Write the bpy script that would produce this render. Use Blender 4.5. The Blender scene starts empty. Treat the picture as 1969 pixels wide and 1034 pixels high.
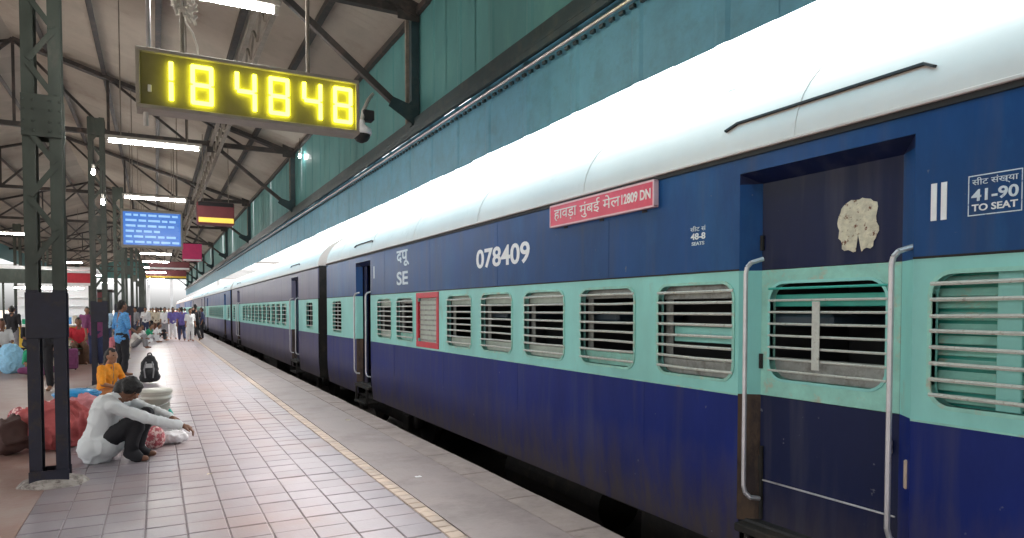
import bpy, bmesh, math, random
from mathutils import Vector, Matrix, noise
random.seed(7)
SC = bpy.context.scene
COL = SC.collection
R = math.radians

# ------------------------------------------------------------ camera, sky, sun, exposure
CAM_YAW, CAM_PITCH, CAM_H = 27.751, 1.8, 1.55
cd = bpy.data.cameras.new('camera')
cd.sensor_width = 36.0
cd.lens = 36.0 * 1300 / 1969
cd.shift_y = 0.06036
cd.clip_start = 0.05
cd.clip_end = 4000
cam = bpy.data.objects.new('camera', cd)
cam.location = (0, 0, CAM_H)
cam.rotation_euler = (R(90 - CAM_PITCH), 0, R(-CAM_YAW))
COL.objects.link(cam)
SC.camera = cam

SUN_EL, SUN_AZ = 48, 60          # azimuth from +y towards +x
w = bpy.data.worlds.new('World'); SC.world = w; w.use_nodes = True
nt = w.node_tree
for n in list(nt.nodes): nt.nodes.remove(n)
sky = nt.nodes.new('ShaderNodeTexSky'); sky.sky_type = 'NISHITA'; sky.sun_disc = False
sky.sun_elevation = R(SUN_EL); sky.sun_rotation = R(SUN_AZ)
sky.air_density = 1.0; sky.dust_density = 5.0; sky.ozone_density = 1.0
hs = nt.nodes.new('ShaderNodeHueSaturation'); hs.inputs['Saturation'].default_value = 0.03
bg = nt.nodes.new('ShaderNodeBackground'); bg.inputs['Strength'].default_value = 0.15
ow = nt.nodes.new('ShaderNodeOutputWorld')
nt.links.new(sky.outputs[0], hs.inputs['Color']); nt.links.new(hs.outputs[0], bg.inputs['Color'])
nt.links.new(bg.outputs[0], ow.inputs['Surface'])
sl = bpy.data.lights.new('sun', 'SUN'); sl.energy = 1.5; sl.angle = R(14); sl.color = (1.0, 0.93, 0.84)
so = bpy.data.objects.new('sun', sl)
so.rotation_euler = (R(90 - SUN_EL), 0, R(180 - SUN_AZ))
COL.objects.link(so)
TUBE = 30.0                      # emission of the fluorescent tubes

SC.view_settings.view_transform = 'Standard'
SC.view_settings.look = 'None'
SC.view_settings.exposure = 2.45
SC.view_settings.gamma = 1.0
SC.view_settings.use_curve_mapping = False
SC.cycles.use_denoising = True
SC.cycles.max_bounces = 8
SC.cycles.diffuse_bounces = 5
SC.cycles.sample_clamp_indirect = 6.0

# ------------------------------------------------------------ materials
MATS = {}
def mat(name, col, rough=0.6, var=0.15, scale=4.0, metal=0.0, bump=0.0, bscale=40.0, emit=None, estr=0.0,
        col2=None, mask_scale=1.5, mask=(0.5, 0.65), stretch=(1, 1, 1), rnd=0.0, spec=0.5, coat=0.0, rvar=0.12):
    """procedural paint: world-space noise varies the colour, a second blotchy noise mixes in col2 (dirt, rust)"""
    if name in MATS: return MATS[name]
    m = bpy.data.materials.new(name); m.use_nodes = True
    t = m.node_tree; b = t.nodes['Principled BSDF']; N = t.nodes.new; L = t.links.new
    b.inputs['Roughness'].default_value = rough
    b.inputs['Metallic'].default_value = metal
    b.inputs['Specular IOR Level'].default_value = spec
    if coat: b.inputs['Coat Weight'].default_value = coat
    g = N('ShaderNodeNewGeometry')
    mp = N('ShaderNodeMapping'); mp.inputs['Scale'].default_value = stretch
    L(g.outputs['Position'], mp.inputs['Vector'])
    n1 = N('ShaderNodeTexNoise'); n1.inputs['Scale'].default_value = scale; n1.inputs['Detail'].default_value = 6; n1.inputs['Roughness'].default_value = .65
    L(mp.outputs[0], n1.inputs['Vector'])
    cr = N('ShaderNodeValToRGB')
    lo = [max(0, c * (1 - var)) for c in col]; hi = [min(1, c * (1 + var)) for c in col]
    cr.color_ramp.elements[0].position = .3; cr.color_ramp.elements[1].position = .7
    cr.color_ramp.elements[0].color = (*lo, 1); cr.color_ramp.elements[1].color = (*hi, 1)
    L(n1.outputs['Fac'], cr.inputs[0])
    out = cr.outputs[0]
    if col2 is not None:
        n2 = N('ShaderNodeTexNoise'); n2.inputs['Scale'].default_value = mask_scale; n2.inputs['Detail'].default_value = 8; n2.inputs['Roughness'].default_value = .7
        L(mp.outputs[0], n2.inputs['Vector'])
        mr = N('ShaderNodeMapRange'); mr.inputs['From Min'].default_value = mask[0]; mr.inputs['From Max'].default_value = mask[1]
        L(n2.outputs['Fac'], mr.inputs['Value'])
        mx = N('ShaderNodeMixRGB'); mx.inputs['Color2'].default_value = (*col2, 1)
        L(mr.outputs[0], mx.inputs['Fac']); L(out, mx.inputs['Color1']); out = mx.outputs[0]
    if rnd:
        oi = N('ShaderNodeObjectInfo'); mr2 = N('ShaderNodeMapRange')
        mr2.inputs['To Min'].default_value = 1 - rnd; mr2.inputs['To Max'].default_value = 1 + rnd
        L(oi.outputs['Random'], mr2.inputs['Value'])
        hv = N('ShaderNodeHueSaturation'); L(mr2.outputs[0], hv.inputs['Value']); L(out, hv.inputs['Color']); out = hv.outputs[0]
    L(out, b.inputs['Base Color'])
    if rvar:
        mr3 = N('ShaderNodeMapRange'); mr3.inputs['To Min'].default_value = max(.03, rough - rvar); mr3.inputs['To Max'].default_value = min(1, rough + rvar)
        L(n1.outputs['Fac'], mr3.inputs['Value']); L(mr3.outputs[0], b.inputs['Roughness'])
    if bump:
        n3 = N('ShaderNodeTexNoise'); n3.inputs['Scale'].default_value = bscale; n3.inputs['Detail'].default_value = 5
        L(mp.outputs[0], n3.inputs['Vector'])
        bp = N('ShaderNodeBump'); bp.inputs['Strength'].default_value = bump; bp.inputs['Distance'].default_value = .01
        L(n3.outputs['Fac'], bp.inputs['Height']); L(bp.outputs[0], b.inputs['Normal'])
    if emit:
        b.inputs['Emission Color'].default_value = (*emit, 1); b.inputs['Emission Strength'].default_value = estr
    MATS[name] = m
    return m

def coach_paint(name, col, dirt=(0.085, 0.068, 0.058), low=0.1, high=0.75, amt=0.85, rough=0.38, fade=None):
    """painted steel side: vertical rain streaks, faded blotches, brown dust thrown up from the track along the sill"""
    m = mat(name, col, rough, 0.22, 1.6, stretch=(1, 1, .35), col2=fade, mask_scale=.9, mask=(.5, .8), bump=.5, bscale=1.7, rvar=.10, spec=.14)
    t = m.node_tree; b = t.nodes['Principled BSDF']; N = t.nodes.new; L = t.links.new
    src = b.inputs['Base Color'].links[0].from_socket
    g = N('ShaderNodeNewGeometry'); sx = N('ShaderNodeSeparateXYZ'); L(g.outputs['Position'], sx.inputs[0])
    mr = N('ShaderNodeMapRange'); mr.inputs['From Min'].default_value = high; mr.inputs['From Max'].default_value = low
    L(sx.outputs['Z'], mr.inputs['Value'])
    mp = N('ShaderNodeMapping'); mp.inputs['Scale'].default_value = (5, 5, 1.2); L(g.outputs['Position'], mp.inputs['Vector'])
    n = N('ShaderNodeTexNoise'); n.inputs['Scale'].default_value = 1.4; n.inputs['Detail'].default_value = 9; n.inputs['Roughness'].default_value = .7
    L(mp.outputs[0], n.inputs['Vector'])
    mu = N('ShaderNodeMath'); mu.operation = 'MULTIPLY'; L(mr.outputs[0], mu.inputs[0]); L(n.outputs['Fac'], mu.inputs[1])
    m2 = N('ShaderNodeMapRange'); m2.inputs['From Min'].default_value = .13; m2.inputs['From Max'].default_value = .5; m2.inputs['To Max'].default_value = amt
    L(mu.outputs[0], m2.inputs['Value'])
    mx = N('ShaderNodeMixRGB'); mx.inputs['Color2'].default_value = (*dirt, 1)
    L(m2.outputs[0], mx.inputs['Fac']); L(src, mx.inputs['Color1'])
    mp2 = N('ShaderNodeMapping'); mp2.inputs['Scale'].default_value = (9, 9, .7); L(g.outputs['Position'], mp2.inputs['Vector'])
    ns = N('ShaderNodeTexNoise'); ns.inputs['Scale'].default_value = 1.0; ns.inputs['Detail'].default_value = 6; L(mp2.outputs[0], ns.inputs['Vector'])
    r1 = N('ShaderNodeMapRange'); r1.inputs['From Min'].default_value = .52; r1.inputs['From Max'].default_value = .78; r1.inputs['To Max'].default_value = .38
    L(ns.outputs['Fac'], r1.inputs['Value'])
    x1 = N('ShaderNodeMixRGB'); x1.inputs['Color2'].default_value = (.075, .075, .095, 1); L(r1.outputs[0], x1.inputs['Fac']); L(mx.outputs[0], x1.inputs['Color1'])
    nc = N('ShaderNodeTexNoise'); nc.inputs['Scale'].default_value = 16; nc.inputs['Detail'].default_value = 3; L(g.outputs['Position'], nc.inputs['Vector'])
    r2 = N('ShaderNodeMapRange'); r2.inputs['From Min'].default_value = .73; r2.inputs['From Max'].default_value = .76; r2.inputs['To Max'].default_value = .6
    L(nc.outputs['Fac'], r2.inputs['Value'])
    x2 = N('ShaderNodeMixRGB'); x2.inputs['Color2'].default_value = (.16, .17, .20, 1); L(r2.outputs[0], x2.inputs['Fac']); L(x1.outputs[0], x2.inputs['Color1'])
    L(x2.outputs[0], b.inputs['Base Color'])
    return m

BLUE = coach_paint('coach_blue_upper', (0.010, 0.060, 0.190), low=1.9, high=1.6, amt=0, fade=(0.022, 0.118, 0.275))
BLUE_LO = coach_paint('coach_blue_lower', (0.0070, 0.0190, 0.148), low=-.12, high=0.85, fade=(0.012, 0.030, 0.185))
BLUE_FADE_LIT = coach_paint('coach_blue_faded_lit', (0.125, 0.12, 0.185), low=1.9, high=1.6, amt=0, fade=(0.15, 0.13, 0.19))  # faded paint, lightened further to stand in for brighter light on it
BLUE_FADE_LIT_LO = coach_paint('coach_blue_faded_lit_lower', (0.060, 0.060, 0.150), low=-.12, high=0.9, fade=(0.10, 0.08, 0.13))  # same lightening for brighter light, mixed into the faded lower paint
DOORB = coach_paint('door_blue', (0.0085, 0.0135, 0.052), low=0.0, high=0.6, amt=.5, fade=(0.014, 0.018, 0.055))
AQUA = mat('coach_aqua', (0.235, 0.585, 0.54), .45, .12, 2.2, col2=(0.26, 0.40, 0.33), mask_scale=5, mask=(.60, .78), stretch=(1, 1, .4), bump=.1, bscale=12)
AQUA2 = mat('aqua_worn', (0.26, 0.57, 0.49), .5, .2, 5, col2=(0.42, 0.40, 0.30), mask_scale=9, mask=(.55, .7), bump=.25, bscale=30)
TEALD = mat('teal_deep', (0.03, 0.36, 0.29), .45, .2, 6)
ROOF = mat('coach_roof_cream', (0.555, 0.482, 0.448), .5, .06, 1.3, spec=.3, col2=(0.37, 0.31, 0.285), mask_scale=1.2, mask=(.58, .85), stretch=(1, 1, 1))
BLACK = mat('rubber_black', (0.012, 0.012, 0.014), .7, .3, 8)
DARK = mat('grimy_underframe', (0.016, 0.014, 0.013), .85, .4, 6, col2=(0.035, 0.026, 0.02), mask_scale=4, bump=.3)
RUSTY = mat('rusty_jamb', (0.040, 0.030, 0.030), .7, .4, 6, stretch=(1,1,.4), col2=(0.10, 0.065, 0.045), mask_scale=4, mask=(.45,.6), spec=.2)
STEEL = mat('bright_steel', (0.55, 0.54, 0.56), .35, .12, 10, metal=.6, col2=(.3, .25, .2), mask_scale=14, mask=(.6, .75))
BAR = mat('window_bar_paint', (0.50, 0.52, 0.48), .5, .2, 20, col2=(.25, .22, .18), mask_scale=20, mask=(.55, .7))
SHUT = mat('shutter_aluminium', (0.27, 0.285, 0.27), .5, .25, 9, col2=(.12, .11, .095), mask_scale=7, mask=(.5, .7))
GLASSD = mat('dusty_glass', (0.20, 0.21, 0.20), .25, .2, 4, rvar=.08)
GRILLE = mat('pale_grille', (0.40, 0.47, 0.41), .5, .15, 12)
INNER = mat('coach_interior', (0.030, 0.030, 0.032), .7, .2, 3)
BERTH = mat('berth_vinyl', (0.025, 0.045, 0.065), .5, .2, 5)
WHITE = mat('white_paint', (0.78, 0.79, 0.80), .5, .06, 20)
WHITEW = mat('worn_white_paint', (0.62, 0.70, 0.76), .55, .1, 30, col2=(0.10, 0.18, 0.33), mask_scale=30, mask=(.56, .66))
REDF = mat('red_paint', (0.52, 0.025, 0.045), .45, .15, 6)
PINKB = mat('route_board_red', (0.66, 0.045, 0.10), .4, .12, 5, col2=(.75, .16, .2), mask_scale=7, mask=(.55, .8))
PAPER = mat('torn_paper', (0.60, 0.55, 0.42), .8, .25, 22, col2=(0.16, 0.06, 0.03), mask_scale=26, mask=(.56, .62), bump=.5, bscale=60)
TEAL = mat('fascia_teal', (0.085, 0.275, 0.285), .6, .14, 1.5, stretch=(1, 1, .5), col2=(0.12, 0.33, 0.32), mask_scale=2, mask=(.5, .75), bump=.1, bscale=14)
TEALL = mat('fascia_teal_daylit', (0.115, 0.36, 0.51), .55, .18, 3, col2=(0.095, 0.28, 0.38), mask_scale=5, mask=(.5, .7), bump=.25, bscale=26)  # lighter, bluer teal: daylight glare on the valance put into its colour
BEAM = mat('dark_teal_steel', (0.022, 0.05, 0.06), .5, .3, 5, col2=(.05, .07, .07), mask_scale=6)
TRUSS = mat('sooty_steel', (0.045, 0.043, 0.042), .65, .35, 5, col2=(0.11, 0.08, 0.07), mask_scale=5, mask=(.5, .7))
TRUSSL = mat('dusty_strut', (0.22, 0.20, 0.17), .7, .3, 8)
CEIL = mat('asbestos_sheet', (0.47, 0.44, 0.385), .8, .18, 1.1, col2=(0.27, 0.225, 0.19), mask_scale=.55, mask=(.48, .72), bump=.15, bscale=20, rnd=.10)
PILG = mat('pillar_green', (0.050, 0.066, 0.056), .5, .3, 4, stretch=(1, 1, .4), col2=(.10, .10, .085), mask_scale=5, mask=(.5, .7))
PILN = mat('pillar_navy', (0.012, 0.014, 0.030), .42, .3, 5, col2=(.035, .025, .02), mask_scale=7, mask=(.55, .7))
CEM = mat('rough_cement', (0.36, 0.33, 0.30), .9, .25, 9, bump=.8, bscale=25, col2=(.12, .10, .09), mask_scale=10, mask=(.5, .65))
TILE = mat('paver_lavender', (0.255, 0.228, 0.252), .35, .15, 3, col2=(0.245, 0.182, 0.176), mask_scale=.55, mask=(.46, .66), bump=.12, bscale=45, rnd=.055, rvar=.1)
JOINT = mat('joint_mortar', (0.265, 0.23, 0.235), .9, .3, 12, bump=.4, bscale=60)
CREAM = mat('cream_paver', (0.46, 0.36, 0.285), .5, .18, 8, col2=(.34, .27, .235), mask_scale=5, mask=(.5, .7), rnd=.12)
APRON = mat('apron_concrete', (0.275, 0.228, 0.22), .5, .14, 2.5, col2=(0.185, 0.145, 0.138), mask_scale=1.6, mask=(.48, .68), bump=.3, bscale=30, rvar=.15)
REDFL = mat('reddish_floor', (0.27, 0.155, 0.125), .42, .2, 1.6, col2=(0.32, 0.255, 0.23), mask_scale=.8, mask=(.45, .62), bump=.25, bscale=25, rvar=.15)
COPING = mat('coping_stone', (0.32, 0.27, 0.25), .7, .2, 4, bump=.4, bscale=30, col2=(.22, .18, .16), mask_scale=5, mask=(.55, .7))
BALLAST = mat('ballast', (0.05, 0.042, 0.036), .95, .5, 14, bump=1.0, bscale=18)
GROUND = mat('dusty_ground', (0.22, 0.18, 0.14), .95, .2, .3)
RAIL = mat('rail_steel', (0.18, 0.13, 0.10), .5, .2, 6, metal=.5)
HOUS = mat('clock_housing', (0.33, 0.31, 0.26), .5, .15, 7)
FACE = mat('clock_face', (0.20, 0.185, 0.07), .55, .15, 6)
LED = mat('led_yellow', (0.8, 0.75, 0.2), .5, 0, emit=(1.0, 0.97, 0.045), estr=2.0)
TUBEM = mat('fluorescent_tube', (0.9, 0.9, 0.9), .5, 0, emit=(1.0, 0.97, 0.92), estr=TUBE)
FIXT = mat('fixture_white', (0.55, 0.54, 0.50), .5, .1, 9)
SCREEN = mat('screen_blue', (0.02, 0.08, 0.3), .3, 0, emit=(0.045, 0.19, 0.62), estr=.16)
SCRTXT = mat('screen_text', (0.3, 0.5, 0.8), .3, 0, emit=(0.35, 0.62, 1.0), estr=.13)
MAROON = mat('maroon_board', (0.20, 0.045, 0.055), .5, .15, 5)
YELLOW = mat('yellow_board', (0.75, 0.52, 0.05), .5, .1, 5)
YEMIT = mat('yellow_lit_strip', (0.8, 0.6, 0.1), .5, 0, emit=(1, .66, .10), estr=.15)
MAGENTA = mat('magenta_board', (0.62, 0.03, 0.16), .5, .1, 5)
def cloth(name, c, v=.18): return mat('cloth_' + name, c, .85, v, 14, bump=.3, bscale=22)
SKIN = mat('skin_brown', (0.19, 0.085, 0.048), .5, .12, 12)
SKIN2 = mat('skin_tan', (0.27, 0.135, 0.080), .5, .12, 12)
HAIR = mat('hair_black', (0.010, 0.009, 0.009), .55, .3, 60, bump=.5, bscale=120)
EYE = mat('eye_dark', (0.02, 0.015, 0.012), .2, 0)

# ------------------------------------------------------------ mesh helpers
class MB:
    def __init__(s): s.v = []; s.f = []
    def add(s, vs, fs):
        o = len(s.v); s.v += [tuple(v) for v in vs]; s.f += [tuple(i + o for i in f) for f in fs]
        return s
    def box(s, x0, x1, y0, y1, z0, z1):
        return s.add([(x0,y0,z0),(x1,y0,z0),(x1,y1,z0),(x0,y1,z0),(x0,y0,z1),(x1,y0,z1),(x1,y1,z1),(x0,y1,z1)],
                     [(0,3,2,1),(4,5,6,7),(0,1,5,4),(1,2,6,5),(2,3,7,6),(3,0,4,7)])
    def bbox(s, x0, x1, y0, y1, z0, z1, b=.01):
        """box with chamfered edges"""
        bm = bmesh.new(); bmesh.ops.create_cube(bm, size=1)
        for v in bm.verts:
            v.co = Vector(((x0+x1)/2 + v.co.x*(x1-x0), (y0+y1)/2 + v.co.y*(y1-y0), (z0+z1)/2 + v.co.z*(z1-z0)))
        bmesh.ops.bevel(bm, geom=bm.edges[:], offset=b, segments=1, affect='EDGES')
        s.bm(bm); return s
    def bm(s, bm):
        bm.verts.ensure_lookup_table(); bm.verts.index_update()
        s.add([v.co for v in bm.verts], [[v.index for v in f.verts] for f in bm.faces]); bm.free()
    def beam(s, p0, p1, w, h, up=(0,0,1)):
        p0, p1 = Vector(p0), Vector(p1); d = (p1-p0).normalized()
        up = Vector(up)
        if abs(d.dot(up)) > .98: up = Vector((1,0,0))
        a = d.cross(up).normalized(); b = a.cross(d).normalized()
        vs = []
        for p in (p0, p1):
            for (i, j) in ((-1,-1),(1,-1),(1,1),(-1,1)): vs.append(p + a*i*w/2 + b*j*h/2)
        return s.add(vs, [(0,3,2,1),(4,5,6,7),(0,1,5,4),(1,2,6,5),(2,3,7,6),(3,0,4,7)])
    def angle(s, p0, p1, w, t=.01, up=(0,0,1)):
        """L section steel"""
        p0, p1 = Vector(p0), Vector(p1); d = (p1-p0).normalized(); up = Vector(up)
        if abs(d.dot(up)) > .98: up = Vector((1,0,0))
        a = d.cross(up).normalized(); b = a.cross(d).normalized()
        prof = [(0,0),(w,0),(w,t),(t,t),(t,w),(0,w)]
        vs = [p + a*(u-w/2) + b*(v-w/2) for p in (p0,p1) for (u,v) in prof]
        n = 6
        fs = [(i,(i+1)%n,n+(i+1)%n,n+i) for i in range(n)] + [(0,1,2,3),(0,3,4,5),(9,8,7,6),(11,10,9,6)]
        return s.add(vs, fs)
    def cyl(s, p0, p1, r0, r1=None, n=10, cap=True):
        r1 = r0 if r1 is None else r1
        p0, p1 = Vector(p0), Vector(p1); d = (p1-p0).normalized()
        up = Vector((0,0,1)) if abs(d.z) < .95 else Vector((1,0,0))
        a = d.cross(up).normalized(); b = a.cross(d).normalized()
        vs = []
        for p, r in ((p0,r0),(p1,r1)):
            for i in range(n):
                t = 2*math.pi*i/n; vs.append(p + a*math.cos(t)*r + b*math.sin(t)*r)
        fs = [(i,(i+1)%n,n+(i+1)%n,n+i) for i in range(n)]
        if cap: fs += [tuple(range(n-1,-1,-1)), tuple(range(n,2*n))]
        return s.add(vs, fs)
    def tube(s, pts, r, n=8):
        for a, b in zip(pts, pts[1:]): s.cyl(a, b, r, n=n)
        return s
    def lathe(s, c, prof, n=20):
        """prof: (radius, z) from bottom to top"""
        vs = []
        for (r, z) in prof:
            for i in range(n):
                t = 2*math.pi*i/n; vs.append((c[0]+r*math.cos(t), c[1]+r*math.sin(t), c[2]+z))
        fs = []
        for k in range(len(prof)-1):
            for i in range(n):
                fs.append((k*n+i, k*n+(i+1)%n, (k+1)*n+(i+1)%n, (k+1)*n+i))
        fs += [tuple(range(n-1,-1,-1)), tuple(range((len(prof)-1)*n, len(prof)*n))]
        return s.add(vs, fs)
    def mesh(s, name, off=(0,0,0), smooth=False):
        me = bpy.data.meshes.new(name)
        me.from_pydata([(v[0]-off[0], v[1]-off[1], v[2]-off[2]) for v in s.v], [], s.f); me.update()
        if smooth:
            for p in me.polygons: p.use_smooth = True
        return me
    def build(s, name, m, parent=None, smooth=False):
        off = OFF.get(parent.name, (0,0,0)) if parent else (0,0,0)
        o = bpy.data.objects.new(name, s.mesh(name, off, smooth)); COL.objects.link(o)
        if m: o.data.materials.append(m)
        if parent: o.parent = parent; OFF[o.name] = off
        return o
OFF = {}
def tag(o, label, cat, group=None):
    o['label'] = label; o['category'] = cat
    if group: o['group'] = group
    return o
def thing(name, loc, label, cat, group=None):
    o = bpy.data.objects.new(name, None); o.empty_display_size = .2; o.location = loc; COL.objects.link(o)
    OFF[o.name] = tuple(loc)
    return tag(o, label, cat, group)
def struct(name, mb, m, smooth=False):
    o = mb.build(name, m, None, smooth); o['kind'] = 'structure'; return o
def inst(name, me, parent, loc, m=None, rot=(0,0,0), scale=(1,1,1)):
    """an object that shares mesh data; loc in the parent's frame"""
    o = bpy.data.objects.new(name, me); COL.objects.link(o)
    o.parent = parent; o.location = loc; o.rotation_euler = rot; o.scale = scale
    if m: o.material_slots[0].link = 'OBJECT'; o.material_slots[0].material = m
    return o
def smooth_by_angle(o, a=35):
    for p in o.data.polygons: p.use_smooth = True
    try: o.data.set_sharp_from_angle(angle=R(a))
    except Exception: pass
    return o

# ------------------------------------------------------------ ground, platform, tracks
EDGE, SIDE, SILL = 2.80, 3.54, -0.13     # platform edge, coach side plane (x), bottom of the coach side (z)
PY0, PY1 = -46.0, 170.0
struct('ground', MB().add([(-1500,-1500,-1.25),(1500,-1500,-1.25),(1500,2500,-1.25),(-1500,2500,-1.25)], [(0,1,2,3)]), GROUND)
mb = MB()
NX, NY = 20, 300
struct('track_bed', MB().box(2.9, 6.94, -30, 260, -1.2, -1.04), BALLAST)
struct('far_side_light_block', MB().box(6.95, 13, -60, 260, -1.2, -.05), APRON)  # unseen block added to stop light coming through under the coaches
struct('track_bed', MB().box(-14.0, -8.3, -30, 260, -1.2, -1.04), BALLAST)
for tx in (5.16, -11.2):
    for rx in (-.84, .84):
        r = MB().box(tx+rx-.035, tx+rx+.035, -30, 260, -.90, -.86).box(tx+rx-.01, tx+rx+.01, -30, 260, -1.0, -.90).box(tx+rx-.07, tx+rx+.07, -30, 260, -1.03, -1.0)
        tag(r.build('rail', RAIL), {(-.84):'steel rail under the coaches on the platform side', .84:'steel rail under the coaches on the far side'}[rx] if tx > 0 else
            {(-.84):'outer steel rail of the empty track left of the platform', .84:'inner steel rail of the empty track left of the platform'}[rx], 'rail')
struct('platform', MB().box(-8.2, EDGE-.02, PY0, PY1, -1.2, -.03), JOINT)
TX0, TX1, TP = -0.877, 1.745, 0.2622     # paved strip and paver pitch
floor_l = struct('waiting_floor', MB().add([(-8.18,PY0,-.002),(TX0,PY0,-.002),(TX0,PY1,-.002),(-8.18,PY1,-.002),(-8.18,PY0,-.05),(TX0,PY0,-.05),(TX0,PY1,-.05),(-8.18,PY1,-.05)],
                 [(0,1,2,3),(1,5,6,2),(4,5,1,0)]), REDFL)
apron = struct('platform_apron', MB().box(TX1+.127, EDGE-.30, PY0, PY1, -.05, 0), APRON)
coping = struct('platform_edge', MB().box(EDGE-.31, EDGE-.30, PY0, PY1, -.06, -.012), JOINT)
yy = -8.0; k = 0
while yy < PY1:
    ln = .92; dz = random.uniform(-.004, .004)
    c = MB().bbox(EDGE-.296, EDGE+.015+random.uniform(-.006,.006), yy+.006, yy+ln-.006, -.16, -.001+dz, .009)
    if yy < 60: c.build('coping_stone', COPING, coping)
    else:
        if k == 0: far_c = MB(); k = 1
        far_c.v, far_c.f = far_c.v, far_c.f; far_c.add(c.v, c.f)
    yy += ln
o = far_c.build('coping_stone', COPING, coping); o['kind'] = 'stuff'

paving = struct('paving', MB().box(TX0, TX1+.127, PY0, PY1, -.06, -.0085), JOINT)
g = TP/2 - .0035
tile_me = MB().bbox(-g, g, -g, g, -.03, 0, .006).mesh('paver'); tile_me.materials.append(TILE)
cells = []
for j in range(int((60-1.5)/TP)):
    for i in range(10):
        cells.append((1.6 + j*TP, TX0 + (i+.5)*TP))
FW = Vector((math.sin(R(CAM_YAW)), math.cos(R(CAM_YAW)), 0)); RT = Vector((math.cos(R(CAM_YAW)), -math.sin(R(CAM_YAW)), 0))
def in_view(x, y):
    q = Vector((x, y, 0)); d = q.dot(FW)
    if d < .5: return False
    u = 1300*q.dot(RT)/d; v = 1300*1.55/d
    return -1010 < u < 1010 and v < 465
vis = [c for c in cells if in_view(c[1], c[0])]
near = set(vis[:300]); far_t = MB()
def tile_z(): return random.uniform(-.0035, .002)
for (y, x) in cells:
    rz = random.uniform(-.006, .006)
    if (y, x) in near:
        inst('paver', tile_me, paving, (x, y, tile_z()), rot=(random.uniform(-.006,.006), random.uniform(-.006,.006), rz))
    else:
        z = tile_z()*.4; g = TP/2 - (.0016 if y > 8 else .0035)
        far_t.add([(x-g,y-g,z),(x+g,y-g,z),(x+g,y+g,z),(x-g,y+g,z),(x-g,y-g,-.03),(x+g,y-g,-.03),(x+g,y+g,-.03),(x-g,y+g,-.03)],
                  [(0,1,2,3),(0,4,5,1),(1,5,6,2),(2,6,7,3),(3,7,4,0)])
o = far_t.build('paver', TILE, paving); o['kind'] = 'stuff'
o = MB().box(TX0, TX1, 60, PY1, -.03, -.001).box(TX0, TX1, PY0, 1.45, -.03, -.001).build('paving_slab', TILE, paving); o['kind'] = 'stuff'
# cream marking pavers along the edge of the paved strip
cream_me = MB().bbox(-.057, .057, -.060, .060, -.03, .002, .006).mesh('marking_paver'); cream_me.materials.append(CREAM)
y = 2.6; nfar = MB(); n = 0
while y < 110:
    x = TX1 + .0635 + random.uniform(-.003, .003)
    if n < 240: inst('marking_paver', cream_me, paving, (x, y, random.uniform(-.004, .001)), rot=(0,0,random.uniform(-.02,.02)))
    else: nfar.box(x-.058, x+.058, y-.06, y+.06, -.03, -.001)
    y += .129; n += 1
o = nfar.build('marking_paver', CREAM, paving); o['kind'] = 'stuff'

# ------------------------------------------------------------ canopy
FX = 3.03                                 # fascia plane
EAVE, RIDGE_X, RIDGE_Z = 5.42, -2.5, 7.17
CY0, CY1, CB = -7.0, 84.0, -45.0
can = thing('platform_canopy', (-.85, 7.2, 0), 'long pitched platform canopy with corrugated grey roof and teal sheet fascia', 'canopy')
def slope_z(x): return EAVE + (FX - x) * (RIDGE_Z-EAVE)/(FX-RIDGE_X)
def corr_sheet(x0, z0, x1, z1, wy=1.1, n=24):
    m = MB(); vs = []
    for i in range(n+1):
        y = wy*i/n; a = .022*math.cos(2*math.pi*i/4.0)
        vs += [(x0, y, z0+a), (x1, y, z1+a)]
    m.add(vs, [(2*i, 2*i+1, 2*i+3, 2*i+2) for i in range(n)])
    me = m.mesh('roof_sheet'); me.materials.append(CEIL)
    return me
ox, oy, oz = -.85, 7.2, 0
sheetR = corr_sheet(FX+.02-ox, EAVE, RIDGE_X-.05-ox, RIDGE_Z, 1.1)
LX = 2*RIDGE_X - FX
sheetL = corr_sheet(RIDGE_X+.05-ox, RIDGE_Z+.03, LX-ox, EAVE+.03, 1.1)
y = CY0
while y < CY1:
    for me in (sheetR, sheetL):
        inst('roof_sheet', me, can, (0, y-oy, random.uniform(-.01,.01)))
    y += 1.06
bk = MB().add([(FX,CB,EAVE),(RIDGE_X,CB,RIDGE_Z),(LX,CB,EAVE),(FX,CY0,EAVE),(RIDGE_X,CY0,RIDGE_Z),(LX,CY0,EAVE)], [(0,1,4,3),(1,2,5,4)])  # unseen roof extension added behind the camera to cut the sky light
o = bk.build('rear_shade_roof', CEIL, can)
MB().box(FX, FX+.006, CB, CY0-.01, 3.05, EAVE).build('rear_shade_fascia', TEAL, can)  # unseen side sheets added with it, also to hold back sky light
MB().box(LX-.03, LX, CB, CY0-.01, 4.55, EAVE).build('rear_shade_fascia', TEAL, can)
# fascia sheets: ribbed steel, upper part above the gutter beam, lower valance below it
def ribbed(z0, z1, wy, m, name):
    b = MB(); n = 6; vs = []
    off = [0, 0, .010, .010, 0, 0, 0]
    ys = [0, wy*.42, wy*.46, wy*.54, wy*.58, wy*.985, wy]
    for i in range(7): vs += [(-off[i], ys[i], z0), (-off[i], ys[i], z1)]
    for i in range(7): vs += [(-off[i]+.006, ys[i], z0), (-off[i]+.006, ys[i], z1)]
    fs = [(2*i, 2*i+1, 2*i+3, 2*i+2) for i in range(6)] + [(14+2*i, 14+2*i+2, 14+2*i+3, 14+2*i+1) for i in range(6)] + [(2*i, 2*i+2, 16+2*i, 14+2*i) for i in range(6)]
    b.add(vs, fs); me = b.mesh(name); me.materials.append(m); return me
FU = ribbed(3.90, EAVE+.02, .83, TEAL, 'fascia_sheet'); FL = ribbed(3.12, 3.80, .83, TEALL, 'valance_sheet')
y = CY0
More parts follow.
